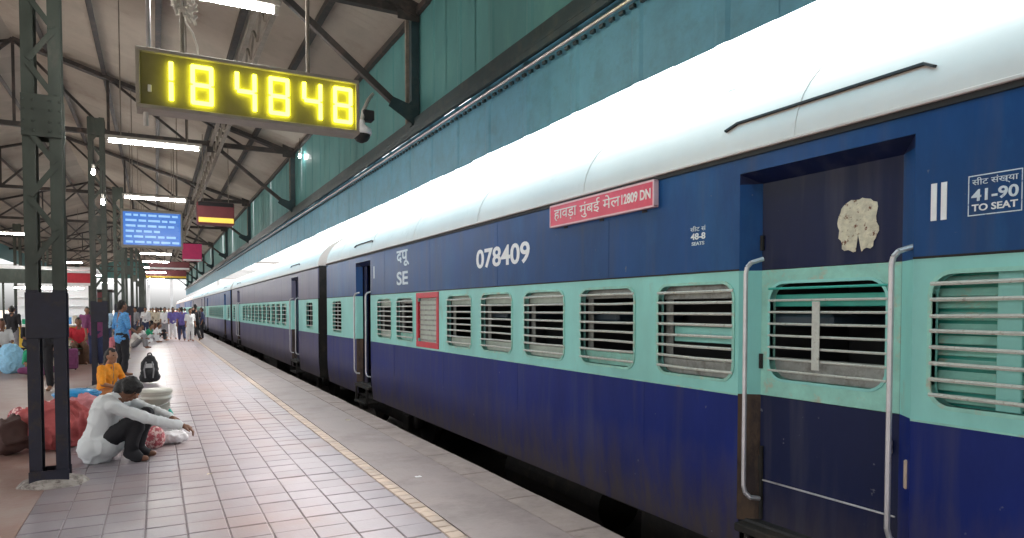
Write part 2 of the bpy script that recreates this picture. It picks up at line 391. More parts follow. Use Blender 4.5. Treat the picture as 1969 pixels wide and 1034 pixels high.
while y < CY1:
    inst('fascia_sheet', FU, can, (FX-ox+random.uniform(-.004,.004), y-oy, 0), rot=(0, random.uniform(-.002,.002), 0))
    inst('valance_sheet', FL, can, (FX-ox-.035+random.uniform(-.003,.003), y-oy, random.uniform(-.008,.008)))
    y += .80
b = MB()
for (x, z, wd, h) in ((FX-.11, 3.80, .12, .03), (FX-.075, 3.885, .03, .20), (FX-.155, 3.765, .025, .07)): b.box(x-wd/2, x+wd/2, CY0, CY1, z-h/2, z+h/2)
b.build('gutter_beam', BEAM, can)
MB().tube([(FX-.10, CY0, 3.69), (FX-.10, CY1, 3.69)], .014).build('conduit', STEEL, can)
b = MB(); yy = CY0
while yy < 40:
    b.box(FX-.085, FX-.06, yy, yy+.05, 3.64, 3.665); yy += .12
o = b.build('bolt_row', BEAM, can); o['kind'] = 'stuff'
MB().box(FX-.07, FX-.005, CY0, CY1, EAVE-.13, EAVE-.05).build('eave_angle', TRUSS, can)
for x in (2.1, 1.2, .1, -.9, -1.9):
    MB().angle((x, CY0, slope_z(x)-.085), (x, CY1, slope_z(x)-.085), .09).build('purlin', TRUSS, can)
for x in (-3.1, -4.4, -5.6, -6.8, -7.7):
    z = slope_z(2*RIDGE_X - x)
    MB().angle((x, CY0, z-.06), (x, CY1, z-.06), .09).build('purlin', TRUSS, can)
MB().box(LX-.03, LX+.0, CY0, CY1, 4.55, EAVE+.05).build('fascia_board', TEAL, can)
# end gable of the canopy far down the platform
MB().add([(FX,CY1+.02,EAVE),(RIDGE_X,CY1+.02,RIDGE_Z),(LX,CY1+.02,EAVE),(LX,CY1+.02,4.9),(FX,CY1+.02,4.9)], [(0,1,2,3,4)]).build('gable_sheet', TEAL, can)

# lattice girder running the length of the canopy between the trusses
gir = thing('lattice_girder', (1.22, 8.34, 5.1), 'dusty lattice girder running lengthwise under the canopy roof above the clock', 'girder')
MB().angle((1.16, CY0, 5.30), (1.16, CY1, 5.30), .06).build('chord', TRUSSL, gir)
MB().angle((1.28, CY0, 5.05), (1.28, CY1, 5.05), .06).build('chord', TRUSSL, gir)
b = MB(); yy = CY0; s = 0
while yy < 60:
    za, zb = (5.05, 5.30) if s else (5.30, 5.05); b.beam((1.22, yy, za), (1.22, yy+.35, zb), .03, .03); yy += .35; s = 1-s
o = b.build('lacing', TRUSSL, gir); o['kind'] = 'stuff'

ordn = ['nearest', 'second', 'third', 'fourth', 'fifth', 'sixth', 'seventh', 'eighth', 'ninth', 'tenth', 'eleventh', 'twelfth', 'thirteenth', 'fourteenth', 'fifteenth']
TIE = 5.34
TY = [8.34 + 8.7*k for k in range(-1, 9)]
for k, ty in enumerate(TY):
    nm = 'just behind the camera' if k == 0 else ordn[k-1] + ' from the camera'
    t = thing('roof_truss', (0, ty, TIE), 'dark steel roof truss across the canopy, ' + nm, 'truss', 'canopy roof trusses')
    for dy in (-.06, .06):
        MB().angle((FX-.04, ty+dy, slope_z(FX)-.12), (RIDGE_X, ty+dy, RIDGE_Z-.14), .085).build('rafter', TRUSS, t)
    MB().angle((LX, ty, slope_z(FX)-.12), (RIDGE_X, ty, RIDGE_Z-.14), .085).build('rafter', TRUSS, t)
    MB().angle((FX, ty, TIE), (LX, ty, TIE), .10).build('tie', TRUSS, t)
    MB().angle((FX-.05, ty+.02, 3.96), (1.28, ty+.02, TIE-.05), .075).build('knee_brace', TRUSS, t)
    MB().beam((FX-.06, ty, 3.9), (FX-.06, ty, EAVE), .09, .10).build('post', BEAM, t)
    MB().beam((FX-.07, ty+.22, 3.98), (FX-.07, ty+.22, EAVE), .05, .06).build('post', TRUSSL, t)
    for (x, x2) in ((.67, 1.9), (-.85, .67), (-2.5, -.85), (-2.5, -4.15), (-4.15, -5.7)):
        zx = slope_z(x if x >= RIDGE_X else 2*RIDGE_X-x); zx2 = TIE
        MB().angle((x, ty-.02, zx-.12), (x2, ty-.02, zx2), .06).build('web_strut', TRUSS, t)
    for x in (.67, -.85, -2.5, -4.15):
        zx = slope_z(x if x >= RIDGE_X else 2*RIDGE_X-x)
        MB().angle((x, ty, TIE), (x, ty, zx-.1), .055).build('web_post', TRUSS, t)
    gp = MB().add([(FX-.02,ty-.07,3.86),(FX-.42,ty-.07,4.10),(FX-.36,ty-.07,4.22),(FX-.16,ty-.07,4.16),(FX-.02,ty-.07,4.30)], [(4,3,2,1,0)])
    gp.add([(v[0],v[1]+.012,v[2]) for v in gp.v[:5]], [(0,1,2,3,4)])
    gp.build('gusset_plate', BEAM, t)
    MB().bbox(FX-.30, FX-.01, ty-.08, ty-.068, TIE-.14, TIE+.16, .003).build('gusset_plate', TRUSS, t)
    MB().bbox(1.08, 1.42, ty-.08, ty-.068, TIE-.20, TIE+.06, .003).build('gusset_plate', TRUSS, t)

# ------------------------------------------------------------ pillars
def pillar(x, y, label, group, detail=True, top=TIE):
    t = thing('lattice_pillar', (x, y, 0), label, 'pillar', group)
    for sx in (-1, 1):
        cx = x + sx*.097
        for (z0, z1, m, nm) in ((0.0, 1.72, PILN, 'channel_base'), (1.72, top, PILG, 'channel')):
            b = MB().box(cx-.046, cx+.046, y-.10, y-.088, z0, z1)
            b.box(cx-.046, cx-.034, y-.087, y+.087, z0, z1).box(cx-.046, cx+.046, y+.088, y+.10, z0, z1)
            b.build(nm, m, t)
    if detail:
        z = 1.95; s = 1
        while z < top-.4:
            if not (3.0 < z < 3.3):
                MB().beam((x-.09*s, y-.107, z), (x+.09*s, y-.107, z+.26), .008, .045, up=(1,0,.2)).build('lacing_bar', PILG, t)
            z += .29; s = -s
    for (z0, z1, m) in ((3.04, 3.40, PILG), (1.30, 1.70, PILN), (0.04, .14, PILN), (top-.35, top-.02, PILG)):
        MB().bbox(x-.148, x+.148, y-.116, y-.1015, z0, z1, .003).build('batten_plate', m, t)
        MB().bbox(x-.148, x+.148, y+.1015, y+.116, z0, z1, .003).build('batten_plate', m, t)
    if detail:
        rv = MB()
        for zz in (3.09, 3.17, 3.27, 3.35):
            for xx in (-.135, .135, .06, -.06): rv.lathe((x+xx, y-.117, zz), [(.011,-.008),(.011,.008)], 6)
        rv.build('rivets', PILG, t)
        bm = bmesh.new(); bmesh.ops.create_icosphere(bm, subdivisions=3, radius=1)
        for v in bm.verts:
            nz = noise.noise(v.co*2.3 + Vector((x, y, 0)))*.25 + noise.noise(v.co*6)*.1
            v.co = Vector((x + .02 + v.co.x*(.27+.1*nz), y + v.co.y*(.22+.1*nz), max(-.02, v.co.z*(.075+.05*nz))))
        b = MB(); b.bm(bm); b.build('cement_footing', CEM, t)
for k in range(10):
    y = 7.2 + 8.6*k - 8.6
    nm = 'behind the camera' if k == 0 else ['standing in front beside the squatting man', 'second from the camera', 'third from the camera', 'fourth from the camera', 'fifth from the camera', 'sixth from the camera', 'seventh from the camera', 'eighth from the camera', 'last in the row'][k-1]
    pillar(-.85 if k < 2 else -1.0, y, 'green riveted steel lattice pillar with dark base, ' + nm, 'pillars along the middle of the platform', k in (1, 2, 3))
for k in range(8):
    y = 11 + 8.6*k
    pillar(-5.4, y, 'green steel pillar in the left row under the canopy, ' + ordn[k] + ' of that row', 'pillars of the left row', False)

# ------------------------------------------------------------ tube lights
def tube_light(x, y, label, z=4.0, ln=1.22, top=None):
    t = thing('tube_light', (x, y, z), label, 'tube light', 'fluorescent tubes under the canopy')
    MB().bbox(x-ln/2-.03, x+ln/2+.03, y-.035, y+.035, z+.035, z+.085, .008).build('batten', FIXT, t)
    MB().cyl((x-ln/2, y, z), (x+ln/2, y, z), .019, n=10).build('tube', TUBEM, t)
    for s in (-1, 1):
        MB().box(x+s*(ln/2)-.02, x+s*(ln/2)+.02, y-.02, y+.02, z-.025, z+.035).build('tube_holder', FIXT, t)
        MB().cyl((x+s*ln*.36, y, z+.085), (x+s*ln*.36, y, slope_z(max(x+s*ln*.36, RIDGE_X) if x > RIDGE_X else 2*RIDGE_X-x-s*ln*.36)-.03), .009, n=6).build('hanger_rod', TRUSSL, t)
for k in range(0, 13):
    y = 5.9 + 5.58*k
    lab = {-2: 'tube light farther behind the camera', -1: 'tube light overhead beside the camera'}.get(k) or ('lit tube light at the top edge above the clock' if k == 0 else 'lit white tube light hanging across the platform, ' + ordn[k-1] + ' beyond the clock')
    tube_light(.30 if k <= 0 else .02, y, lab)
for k in range(0, 5):
    tube_light(-4.0, 12 + 15*k, 'lit tube light over the left waiting area, ' + ordn[k] + ' of its row', 4.0)

def bulb(x, y, z, label):
    t = thing('bulb_lamp', (x, y, z), label, 'lamp')
    MB().lathe((x, y, z), [(.010,-.035),(.022,-.022),(.028,0),(.022,.03),(.016,.05)], 12).build('bulb', BULB, t, True)
    MB().cyl((x, y, z+.05), (x, y, z+.13), .022, n=10).build('socket', FIXT, t)
    MB().cyl((x, y, z+.13), (x, y, z+.5), .005, n=5).build('cord', BLACK, t)
BULB = mat('bulb_glow', (.9,.9,.9), .5, 0, emit=(1,.98,.94), estr=22)
bulb(2.93, 15.9, 5.02, 'small bright bulb high on the teal fascia')
bulb(-.72, 12.5, 3.24, 'bright bulb in front of the second green pillar')
bulb(-.86, 12.8, 3.75, 'higher small bulb near the second green pillar')

# ------------------------------------------------------------ digital clock
ck = thing('digital_clock', (.69, 5.5, 2.97), 'long digital station clock with yellow digits hanging from the canopy', 'clock')
CX0, CX1, CZ0, CZ1, CYF = -.105, 1.485, 2.975, 3.405, 5.5
MB().bbox(CX0+.012, CX1-.012, CYF+.03, CYF+.16, CZ0+.012, CZ1-.012, .006).build('housing', HOUS, ck)
MB().box(CX0+.03, CX1-.03, CYF+.012, CYF+.03, CZ0+.03, CZ1-.03).build('face_panel', FACE, ck)
fr = MB().bbox(CX0, CX1, CYF-.022, CYF+.17, CZ1-.03, CZ1, .004).bbox(CX0, CX1, CYF-.022, CYF+.17, CZ0, CZ0+.03, .004)
fr.bbox(CX0, CX0+.028, CYF-.021, CYF+.169, CZ0+.03, CZ1-.03, .004).bbox(CX1-.028, CX1, CYF-.021, CYF+.169, CZ0+.03, CZ1-.03, .004)
fr.build('rim', HOUS, ck)
SEG = {'1': 'bc', '8': 'abcdefg', '4': 'fgbc'}
def digit(ch, x, z, w, h, t=.031):
    b = MB(); y0, y1 = CYF-.018, CYF-.004
    S = {'a': (x, x+w, z+h-t, z+h), 'd': (x, x+w, z, z+t), 'g': (x+.01, x+w-.01, z+h/2-t/2, z+h/2+t/2),
         'f': (x, x+t, z+h/2, z+h), 'b': (x+w-t, x+w, z+h/2, z+h), 'e': (x, x+t, z, z+h/2), 'c': (x+w-t, x+w, z, z+h/2)}
    for s in SEG[ch]:
        a = S[s]; gp = .006
        if s in 'adg': b.bbox(a[0]+gp, a[1]-gp, y0, y1, a[2], a[3], .005)
        else: b.bbox(a[0], a[1], y0-.001, y1, a[2]+gp, a[3]-gp, .005)
    b.build('digit', LED, ck)
for ch, x in zip('184848', (-.02, .245, .545, .785, 1.035, 1.275)):
    digit(ch, x, 3.045, .155, .29)
MB().bbox(CX0+.075, CX0+.10, CYF-.004, CYF+.012, 3.10, 3.15, .004).build('badge', WHITE, ck)
for x in (-.02, .20, 1.10):
    MB().cyl((x, CYF+.09, CZ1), (x, CYF+.09, slope_z(x)-.03), .016, n=8).build('hanger_rod', STEEL if x < .1 else TRUSSL, ck)
b = MB()
for k in range(26):
    b.cyl((.20 + random.uniform(-.07,.09), CYF+.09+random.uniform(-.05,.05), 3.78+random.uniform(-.11,.13)), (.20+random.uniform(-.09,.1), CYF+.09+random.uniform(-.05,.05), 3.78+random.uniform(-.13,.11)), .012, n=6)
b.build('cable_knot', FIXT, ck)
MB().tube([(.20,CYF+.1,3.7),(.27,CYF+.1,3.6),(.30,CYF+.1,3.5),(.30,CYF+.1,3.41)], .008).build('cable', FIXT, ck)
MB().cyl((CX0+.06, CYF+.09, CZ0), (CX0+.06, CYF+.09, CZ0-.10), .016, n=8).build('pipe_stub', FIXT, ck)

# security camera beside the clock on an arm from the knee brace
cc = thing('security_camera', (1.9, 7.0, 3.35), 'white dome security camera on a bracket right of the clock', 'camera')
MB().tube([(2.40, 8.25, 4.2), (2.16, 7.6, 3.92), (1.98, 7.15, 3.66), (1.93, 7.05, 3.52)], .022).build('arm', FIXT, cc)
MB().lathe((1.93, 7.05, 3.40), [(.10,-.02),(.11,.0),(.10,.04),(.04,.08),(.03,.13)], 16).build('housing', WHITE, cc, True)
MB().lathe((1.93, 7.05, 3.38), [(.02,-.085),(.06,-.065),(.085,-.03),(.09,0)], 16).build('dome', BLACK, cc, True)
MB().bbox(1.96, 2.08, 7.08, 7.2, 3.55, 3.66, .01).build('junction_box', BLACK, cc)

# ------------------------------------------------------------ hanging boards
def hang_rods(t, xs, y, z):
    for x in xs: MB().cyl((x, y, z), (x, y, slope_z(x)-.03), .012, n=6).build('hanger_rod', TRUSSL, t)
def text_mesh(body, size, bold=False, extrude=.002, align='CENTER'):
    c = bpy.data.curves.new('lettering', 'FONT'); c.body = body; c.size = size; c.extrude = extrude; c.align_x = align
    if bold: c.offset = size*.022
    c.resolution_u = 4
    o = bpy.data.objects.new('lettering_tmp', c); COL.objects.link(o)
    dg = bpy.context.evaluated_depsgraph_get()
    me = bpy.data.meshes.new_from_object(o.evaluated_get(dg)); bpy.data.objects.remove(o); bpy.data.curves.remove(c)
    me.materials.clear()
    return me
def lettering(body, parent, loc, size, m, face='side', width=None, height=None, bold=False, name='lettering'):
    """loc world centre of the text box. face 'side': on the coach side, read from -x; 'front': read from -y"""
    me = text_mesh(body, size, bold)
    xs = [v.co.x for v in me.vertices]; ys = [v.co.y for v in me.vertices]
    if not xs: return None
    cx, cy = (min(xs)+max(xs))/2, (min(ys)+max(ys))/2
    sx = (width/(max(xs)-min(xs))) if width else 1; sy = (height/(max(ys)-min(ys))) if height else (sx if width else 1)
    if not width and height: sx = sy
    off = OFF.get(parent.name, (0,0,0))
    for v in me.vertices:
        a, b_, c_ = (v.co.x-cx)*sx, (v.co.y-cy)*sy, v.co.z
        p = (loc[0]-c_, loc[1]-a, loc[2]+b_) if face == 'side' else (loc[0]+a, loc[1]-c_, loc[2]+b_)
        v.co = Vector((p[0]-off[0], p[1]-off[1], p[2]-off[2]))
    me.materials.append(m); me.update()
    o = bpy.data.objects.new(name, me); COL.objects.link(o); o.parent = parent
    return o

sc_ = thing('display_screen', (-.07, 21.8, 3.35), 'lit blue information screen with rows of text hanging mid platform', 'screen')
MB().bbox(-.84, .72, 21.8, 21.95, 3.29, 4.37, .02).build('housing', HOUS, sc_)
MB().box(-.78, .66, 21.78, 21.80, 3.37, 4.29).build('screen_panel', SCREEN, sc_)
for k in range(6):
    xw = -.72
    while xw < .45:
        wl = random.uniform(.10, .30)
        if random.random() < .85: MB().box(xw, min(xw+wl, .62), 21.777, 21.7795, 4.175-.15*k, 4.235-.15*k).build('text_line', SCRTXT, sc_)
        xw += wl + .05
hang_rods(sc_, (-.6, .5), 21.88, 4.37)
b1 = thing('hanging_board', (1.36, 18.8, 3.75), 'maroon hanging board with a glowing yellow strip beside the teal fascia', 'board')
MB().bbox(.95, 1.82, 18.8, 19.25, 3.72, 4.28, .02).build('panel', MAROON, b1)
MB().bbox(.98, 1.80, 18.77, 18.80, 3.76, 3.88, .005).build('yellow_strip', YEMIT, b1)
MB().bbox(.97, 1.80, 18.775, 18.80, 4.17, 4.27, .005).build('top_strip', BLACK, b1)
hang_rods(b1, (1.1, 1.7), 19.0, 4.28)
b2 = thing('hanging_board', (1.40, 32, 3.65), 'small bright magenta board hanging next to the teal fascia', 'board')
MB().bbox(1.02, 1.78, 32, 32.1, 3.62, 4.36, .02).build('panel', MAGENTA, b2); hang_rods(b2, (1.15, 1.65), 32.05, 4.36)
MB().bbox(1.05, 1.75, 31.985, 32.0, 3.63, 3.70, .003).build('lower_strip', WHITE, b2)
b3 = thing('hanging_board', (0.3, 42, 3.6), 'distant dark red board with a white edge above the far crowd', 'board')
MB().bbox(-.3, 1.7, 42, 42.12, 3.75, 4.2, .02).build('panel', MAROON, b3); hang_rods(b3, (0, 1.4), 42.06, 4.2)
MB().bbox(-.28, 1.68, 41.98, 42.0, 3.77, 3.87, .003).build('lower_strip', WHITE, b3)
b4 = thing('hanging_board', (0.4, 52, 3.6), 'farthest maroon hanging board under the canopy', 'board')
MB().bbox(-.6, 1.9, 52, 52.12, 3.7, 4.25, .02).build('panel', MAROON, b4); hang_rods(b4, (0, 1.4), 52.06, 4.25)
MB().bbox(-.58, 1.88, 51.98, 52.0, 3.72, 3.84, .003).build('lower_strip', YELLOW, b4)

# ------------------------------------------------------------ coaches
HALF, ROOFH, GUT = 1.62, .86, 2.62
BZ0, BZ1 = .97, 1.815
WZ0, WZ1 = 1.06, 1.73
DEEP = .11
def roof_pt(a):
    c, s = math.cos(a), math.sin(a)
    return SIDE + HALF - HALF*(max(c,0)**.9), GUT + ROOFH*s
def rloop(y0, y1, z0, z1, r, m=5):
    """rounded rectangle as 4 sides of equal point counts, starting at the y0,z0 corner's arc middle"""
    cs = [((y1-r, z0+r), -90), ((y1-r, z1-r), 0), ((y0+r, z1-r), 90), ((y0+r, z0+r), 180)]
    def arc(c, a0, a1, n): return [(c[0]+r*math.cos(R(a0+(a1-a0)*i/n)), c[1]+r*math.sin(R(a0+(a1-a0)*i/n))) for i in range(n+1)]
    pts = []
    for k in range(4):
        prev = cs[(k+3) % 4]; cur = cs[k]
        side = arc(prev[0], prev[1]+45, prev[1]+90, 3) + arc(cur[0], cur[1], cur[1]+45, 3)
        pts.append(side[:-1])
    return pts
def holed(mb, X, y0, y1, z0, z1, hole, r=.09, depth=.05):
    """flat panel in the plane x = X with a rounded opening and its inner reveal"""
    sides = rloop(*hole, r)
    corners = [(y0,z0),(y1,z0),(y1,z1),(y0,z1)]
    inner, outer = [], []
    for k in range(4):
        s = sides[k]; n = len(s); A, B = corners[k], corners[(k+1) % 4]
        for i, p in enumerate(s):
            inner.append(p)
            t = i/n; outer.append((A[0]+(B[0]-A[0])*t, A[1]+(B[1]-A[1])*t))
    n = len(inner)
    vs = [(X, *p) for p in outer] + [(X, *p) for p in inner] + [(X+depth, *p) for p in inner]
    fs = [(i, n+i, n+(i+1)%n, (i+1)%n) for i in range(n)] + [(n+i, 2*n+i, 2*n+(i+1)%n, n+(i+1)%n) for i in range(n)]
    mb.add(vs, fs)
def ring(mb, X, hole, r, wd, proud, back=0.0):
    """raised rim round an opening"""
    a = sum(rloop(*hole, r), []); y0,y1,z0,z1 = hole
    b_ = sum(rloop(y0-wd, y1+wd, z0-wd, z1+wd, r+wd), [])
    n = len(a)
    vs = [(X-proud,*p) for p in a] + [(X-proud,*p) for p in b_] + [(X+back,*p) for p in b_] + [(X+back+.03,*p) for p in a]
    fs = [(i,n+i,n+(i+1)%n,(i+1)%n) for i in range(n)] + [(n+i,2*n+i,2*n+(i+1)%n,n+(i+1)%n) for i in range(n)] + [(3*n+i,i,(i+1)%n,3*n+(i+1)%n) for i in range(n)]
    mb.add(vs, fs)

def window(t, X, y0, y1, style, detail, z0=WZ0, z1=WZ1, nb=8):
    hole = (y0, y1, z0, z1); r = .10
    fm = AQUA2
    m = MB(); ring(m, X, hole, r, .022, .008)
    wn = m.build('window', fm, t)
    ys = y0+.004; ye = y1-.004
    if style == 'exit':
        b = MB(); b.bbox(X-.014, X+.03, y0-.07, y1+.07, z1-.01, z1+.075, .006).bbox(X-.014, X+.03, y0-.07, y1+.07, z0-.075, z0+.01, .006)
        b.bbox(X-.013, X+.03, y0-.07, y0+.01, z0+.01, z1-.01, .006).bbox(X-.013, X+.03, y1-.01, y1+.07, z0+.01, z1-.01, .006)
        b.build('red_frame', REDF, wn)
        MB().box(X+.028, X+.04, y0, y1, z0, z1).build('pane', GRILLE, wn)
        nbar = 9
        for i in range(nbar):
            z = z0 + (z1-z0)*(i+.5)/nbar; MB().bbox(X+.016, X+.028, y0+.01, y1-.01, z-.012, z+.012, .003).build('slat', SHUT, wn)
        return
    # shutters, sash and sill behind the bars
    if style == 'louvre':
        MB().box(X+.13, X+.14, y0-.05, y1+.05, z0-.05, z1+.05).build('shutter', TEALD, wn)
        for i in range(11):
            z = z0 + (z1-z0)*(i+.5)/11; MB().beam((X+.088, y0-.02, z), (X+.088, y1+.02, z), .008, .047, up=(.7,0,1)).build('louvre_slat', AQUA2, wn)
        yc = y0 + (y1-y0)*.60; MB().bbox(X+.055, X+.075, yc-.055, yc+.055, z0-.02, z1+.02, .004).build('mullion', AQUA, wn)
    elif detail <= 1:
        if style != 'open':
            h = {'half': .17, 'top': .12, 'low': .15}.get(style, .2)
            MB().bbox(X+.07, X+.085, y0-.02, y1+.02, z1-h*(z1-z0), z1+.03, .004).build('shutter', GRILLE if style == 'half' else SHUT, wn)
        MB().bbox(X+.065, X+.10, y0-.02, y1+.02, z0-.03, z0+(.11 if style != 'open' else .05), .006).build('sill_rail', {'half': GRILLE, 'low': SHUT}.get(style, AQUA2), wn)
        MB().bbox(X+.10, X+.115, y0-.03, y0+.06, z0, z1, .004).build('sash_frame', SHUT, wn)
        MB().bbox(X+.10, X+.115, y1-.05, y1+.03, z0, z1, .004).build('sash_frame', SHUT, wn)
        if style == 'low':
            MB().bbox(X+.12, X+.135, y0+.12, y1-.05, z0+.24, z0+.36, .004).build('lower_slat', AQUA, wn)
    if detail == 0:
        for i in range(nb):
            z = z0 + (z1-z0)*(i+.62)/(nb+.2); sag = random.uniform(-.004,.004)
            MB().tube([(X-.004, ys-.012, z), (X-.004, (ys+ye)/2, z+sag), (X-.004, ye+.012, z+random.uniform(-.004,.004))], .0115, n=6).build('bar', BAR, wn)
    else:
        b = MB()
        for i in range(5):
            z = z0 + (z1-z0)*(i+.6)/5.2; b.box(X-.008, X+.008, ys, ye, z-.01, z+.01)
        b.build('bars', BAR, wn)
    return wn

def handrail(t, y, bend=True):
    x = SIDE-.075
    pts = [(SIDE+.02, y-.05, .285), (x+.03, y-.03, .295), (x+.008, y-.008, .325), (x, y, .37), (x, y, 1.79), (x+.006, y-.006, 1.83), (x+.025, y-.022, 1.86), (SIDE+.02, y-.06, 1.885)]
    h = MB().tube(pts, .0150, n=10).build('handrail', STEEL, t); smooth_by_angle(h)

def coach(y0, y1, doors, wins, detail, label, paints=(BLUE, BLUE_LO), endwins=()):
    t = thing('railway_coach', (SIDE+HALF, (y0+y1)/2, -.88), label, 'railway coach', 'coaches of the standing train')
    up, lo = paints
    # spans between door recesses
    cuts = sorted(doors); spans = []; a = y0
    for d in cuts: spans.append((a, d[0])); a = d[1]
    spans.append((a, y1))
    for (a, b_) in spans:
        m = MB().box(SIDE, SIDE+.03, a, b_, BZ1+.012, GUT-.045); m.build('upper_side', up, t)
        MB().box(SIDE-.004, SIDE+.03, a, b_, BZ1, BZ1+.012).build('bead', BLACK if detail else DARK, t)  # upper bead coloured dark to draw a shadow line above the band
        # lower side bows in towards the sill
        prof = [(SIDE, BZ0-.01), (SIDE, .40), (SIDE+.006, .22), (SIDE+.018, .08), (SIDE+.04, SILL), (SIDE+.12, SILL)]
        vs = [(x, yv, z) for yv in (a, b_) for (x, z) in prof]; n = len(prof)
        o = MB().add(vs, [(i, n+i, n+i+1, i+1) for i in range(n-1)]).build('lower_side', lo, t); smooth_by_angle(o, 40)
        MB().box(SIDE-.004, SIDE+.03, a, b_, BZ0-.011, BZ0).build('bead', AQUA2, t)
        if detail <= 1:
            yv = math.ceil(a/2.2)*2.2
            while yv < b_:
                MB().bbox(SIDE-.0022, SIDE+.002, yv-.006, yv+.006, .42, BZ0-.015, .001).build('weld_seam', lo, t)
                MB().bbox(SIDE-.0022, SIDE+.002, yv+.494, yv+.506, BZ1+.014, GUT-.05, .001).build('weld_seam', up, t)
                yv += 2.2
        ws = sorted([q for q in list(wins)+list(endwins) if q[0] >= a-.01 and q[1] <= b_+.01])
        m = MB(); ya = a
        for i, q in enumerate(ws):
            yb = (q[1]+ws[i+1][0])/2 if i+1 < len(ws) else b_
            holed(m, SIDE, ya, yb, BZ0, BZ1, (q[0], q[1], WZ0, WZ1), .10); ya = yb
        if not ws: m.box(SIDE, SIDE+.03, a, b_, BZ0, BZ1)
        m.build('window_band', AQUA, t)
        for q in ws: window(t, SIDE, q[0], q[1], q[2], detail)
    # doors
    for d in doors:
        ya, yb = d[0], d[1]; ia, ib = ya+.13, yb-.10; DX = SIDE+DEEP; DT = 2.40
        for (p, q, nm) in ((ya, ia, 0), (yb, ib, 1)):
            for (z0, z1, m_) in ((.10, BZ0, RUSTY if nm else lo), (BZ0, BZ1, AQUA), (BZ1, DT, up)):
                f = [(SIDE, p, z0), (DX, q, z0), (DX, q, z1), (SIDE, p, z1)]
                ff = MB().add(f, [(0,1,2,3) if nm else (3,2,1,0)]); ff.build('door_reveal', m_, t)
        MB().add([(SIDE,ya,2.47),(SIDE,yb,2.47),(DX,ib,DT),(DX,ia,DT),(SIDE,ya,DT),(SIDE,yb,DT)], [(0,3,2,1),(4,3,0),(5,1,2)]).build('lintel', DOORB, t)  # darker door blue on the lintel paints in the shade of the recess
        MB().box(SIDE, SIDE+.03, ya, yb, 2.472, GUT-.045).build('upper_side', up, t)
        MB().bbox(SIDE-.05, DX+.1, ya+.02, yb-.02, .035, .09, .008).build('door_sill', DARK, t)
        MB().bbox(SIDE-.09, SIDE+.18, ya+.12, yb-.12, -.26, -.22, .006).build('footstep', DARK, t)
        for yv in (ya+.14, yb-.14): MB().box(SIDE-.06, SIDE-.02, yv-.015, yv+.015, -.25, .04).build('step_bracket', DARK, t)
        if d[2]:
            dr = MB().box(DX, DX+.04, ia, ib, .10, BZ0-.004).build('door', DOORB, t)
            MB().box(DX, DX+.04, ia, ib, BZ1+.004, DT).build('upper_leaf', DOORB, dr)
            m = MB(); hole = (ia+.085, ib-.075, WZ0+.03, WZ1-.01); holed(m, DX-.002, ia, ib, BZ0, BZ1, hole, .11); m.build('window_leaf', AQUA2, dr)
            m = MB(); ring(m, DX-.002, hole, .11, .018, .007); m.build('window_rim', AQUA, dr)
            hy0, hy1, hz0, hz1 = hole
            for i in range(8):
                z = hz0 + (hz1-hz0)*(i+.7)/8.1
                MB().tube([(DX-.006, hy0-.01, z), (DX-.006, hy1+.01, z)], .0085, n=6).build('bar', TEALD if i == 7 else BAR, dr)
            yc = (hy0+hy1)/2 + .04
            MB().bbox(DX-.022, DX-.015, yc-.028, yc+.028, hz0+.08, hz1-.12, .002).build('bar_strap', BAR, dr)
            MB().bbox(DX+.05, DX+.07, hy0-.02, hy1+.02, hz1-.15, hz1-.07, .004).build('shutter_rail', TEALD, dr)
            MB().bbox(DX+.05, DX+.075, hy0-.02, hy1+.02, hz0-.02, hz0+.14, .004).build('shutter_rail', SHUT, dr)
            MB().bbox(DX-.014, DX-.001, ia+.01, ib-.01, .385, .395, .002).build('seam_strip', STEEL, dr)
            MB().tube([(DX-.01, ib-.02, .12), (DX-.01, ib-.02, .62)], .014).build('hinge_rod', DARK, dr)
            for z in (.5, 1.2, 2.0): MB().cyl((DX-.008, ib-.006, z-.05), (DX-.008, ib-.006, z+.05), .014, n=8).build('hinge', DARK, dr)
            MB().bbox(DX-.035, DX-.002, ia+.03, ia+.06, .74, .82, .006).build('door_latch', STEEL, dr)
            MB().bbox(SIDE+.02, SIDE+.05, ya+.02, ya+.05, .58, .74, .008).build('latch_hook', CREAM, t)
            # remains of a pasted bill on the upper leaf
            bm = bmesh.new(); cy_, cz_ = 2.578, 2.045; vs = []; N_ = 46
            ctr = bm.verts.new((DX-.004, cy_, cz_))
            for i in range(N_):
                an = 2*math.pi*i/N_; c_, s_ = math.cos(an), math.sin(an)
                k_ = 1/max(abs(c_)**4+abs(s_)**4, 1e-6)**.25
                k_ *= 1 + .16*noise.noise(Vector((c_*3, s_*3, 4.2))) + random.uniform(-.03, .03)
                if -1.75 < an-2*math.pi < -1.55: k_ *= .35
                vs.append(bm.verts.new((DX-.004-.003*random.random(), cy_+.122*k_*c_, cz_+.15*k_*s_)))
            for i in range(N_): bm.faces.new((ctr, vs[(i+1) % N_], vs[i]))
            mm = MB(); mm.bm(bm); mm.build('pasted_bill', PAPER, dr)
        else:
            MB().box(DX+.62, DX+.65, ia-.02, ib+.02, .1, DT).build('vestibule_wall', INNER, t)
            MB().box(DX+.02, DX+.05, ib-.22, ib, .1, DT).build('door', DOORB, t)
        if detail <= 1:
            handrail(t, ya+.07); handrail(t, yb-.13)
    # roof: one skin per 2.4 m sheet with a standing seam
    NA = 14; prof = [roof_pt(R(90)*i/NA) for i in range(NA+1)]
    full = prof + [(2*(SIDE+HALF)-x, z) for (x, z) in reversed(prof[:-1])]
    n = len(full)
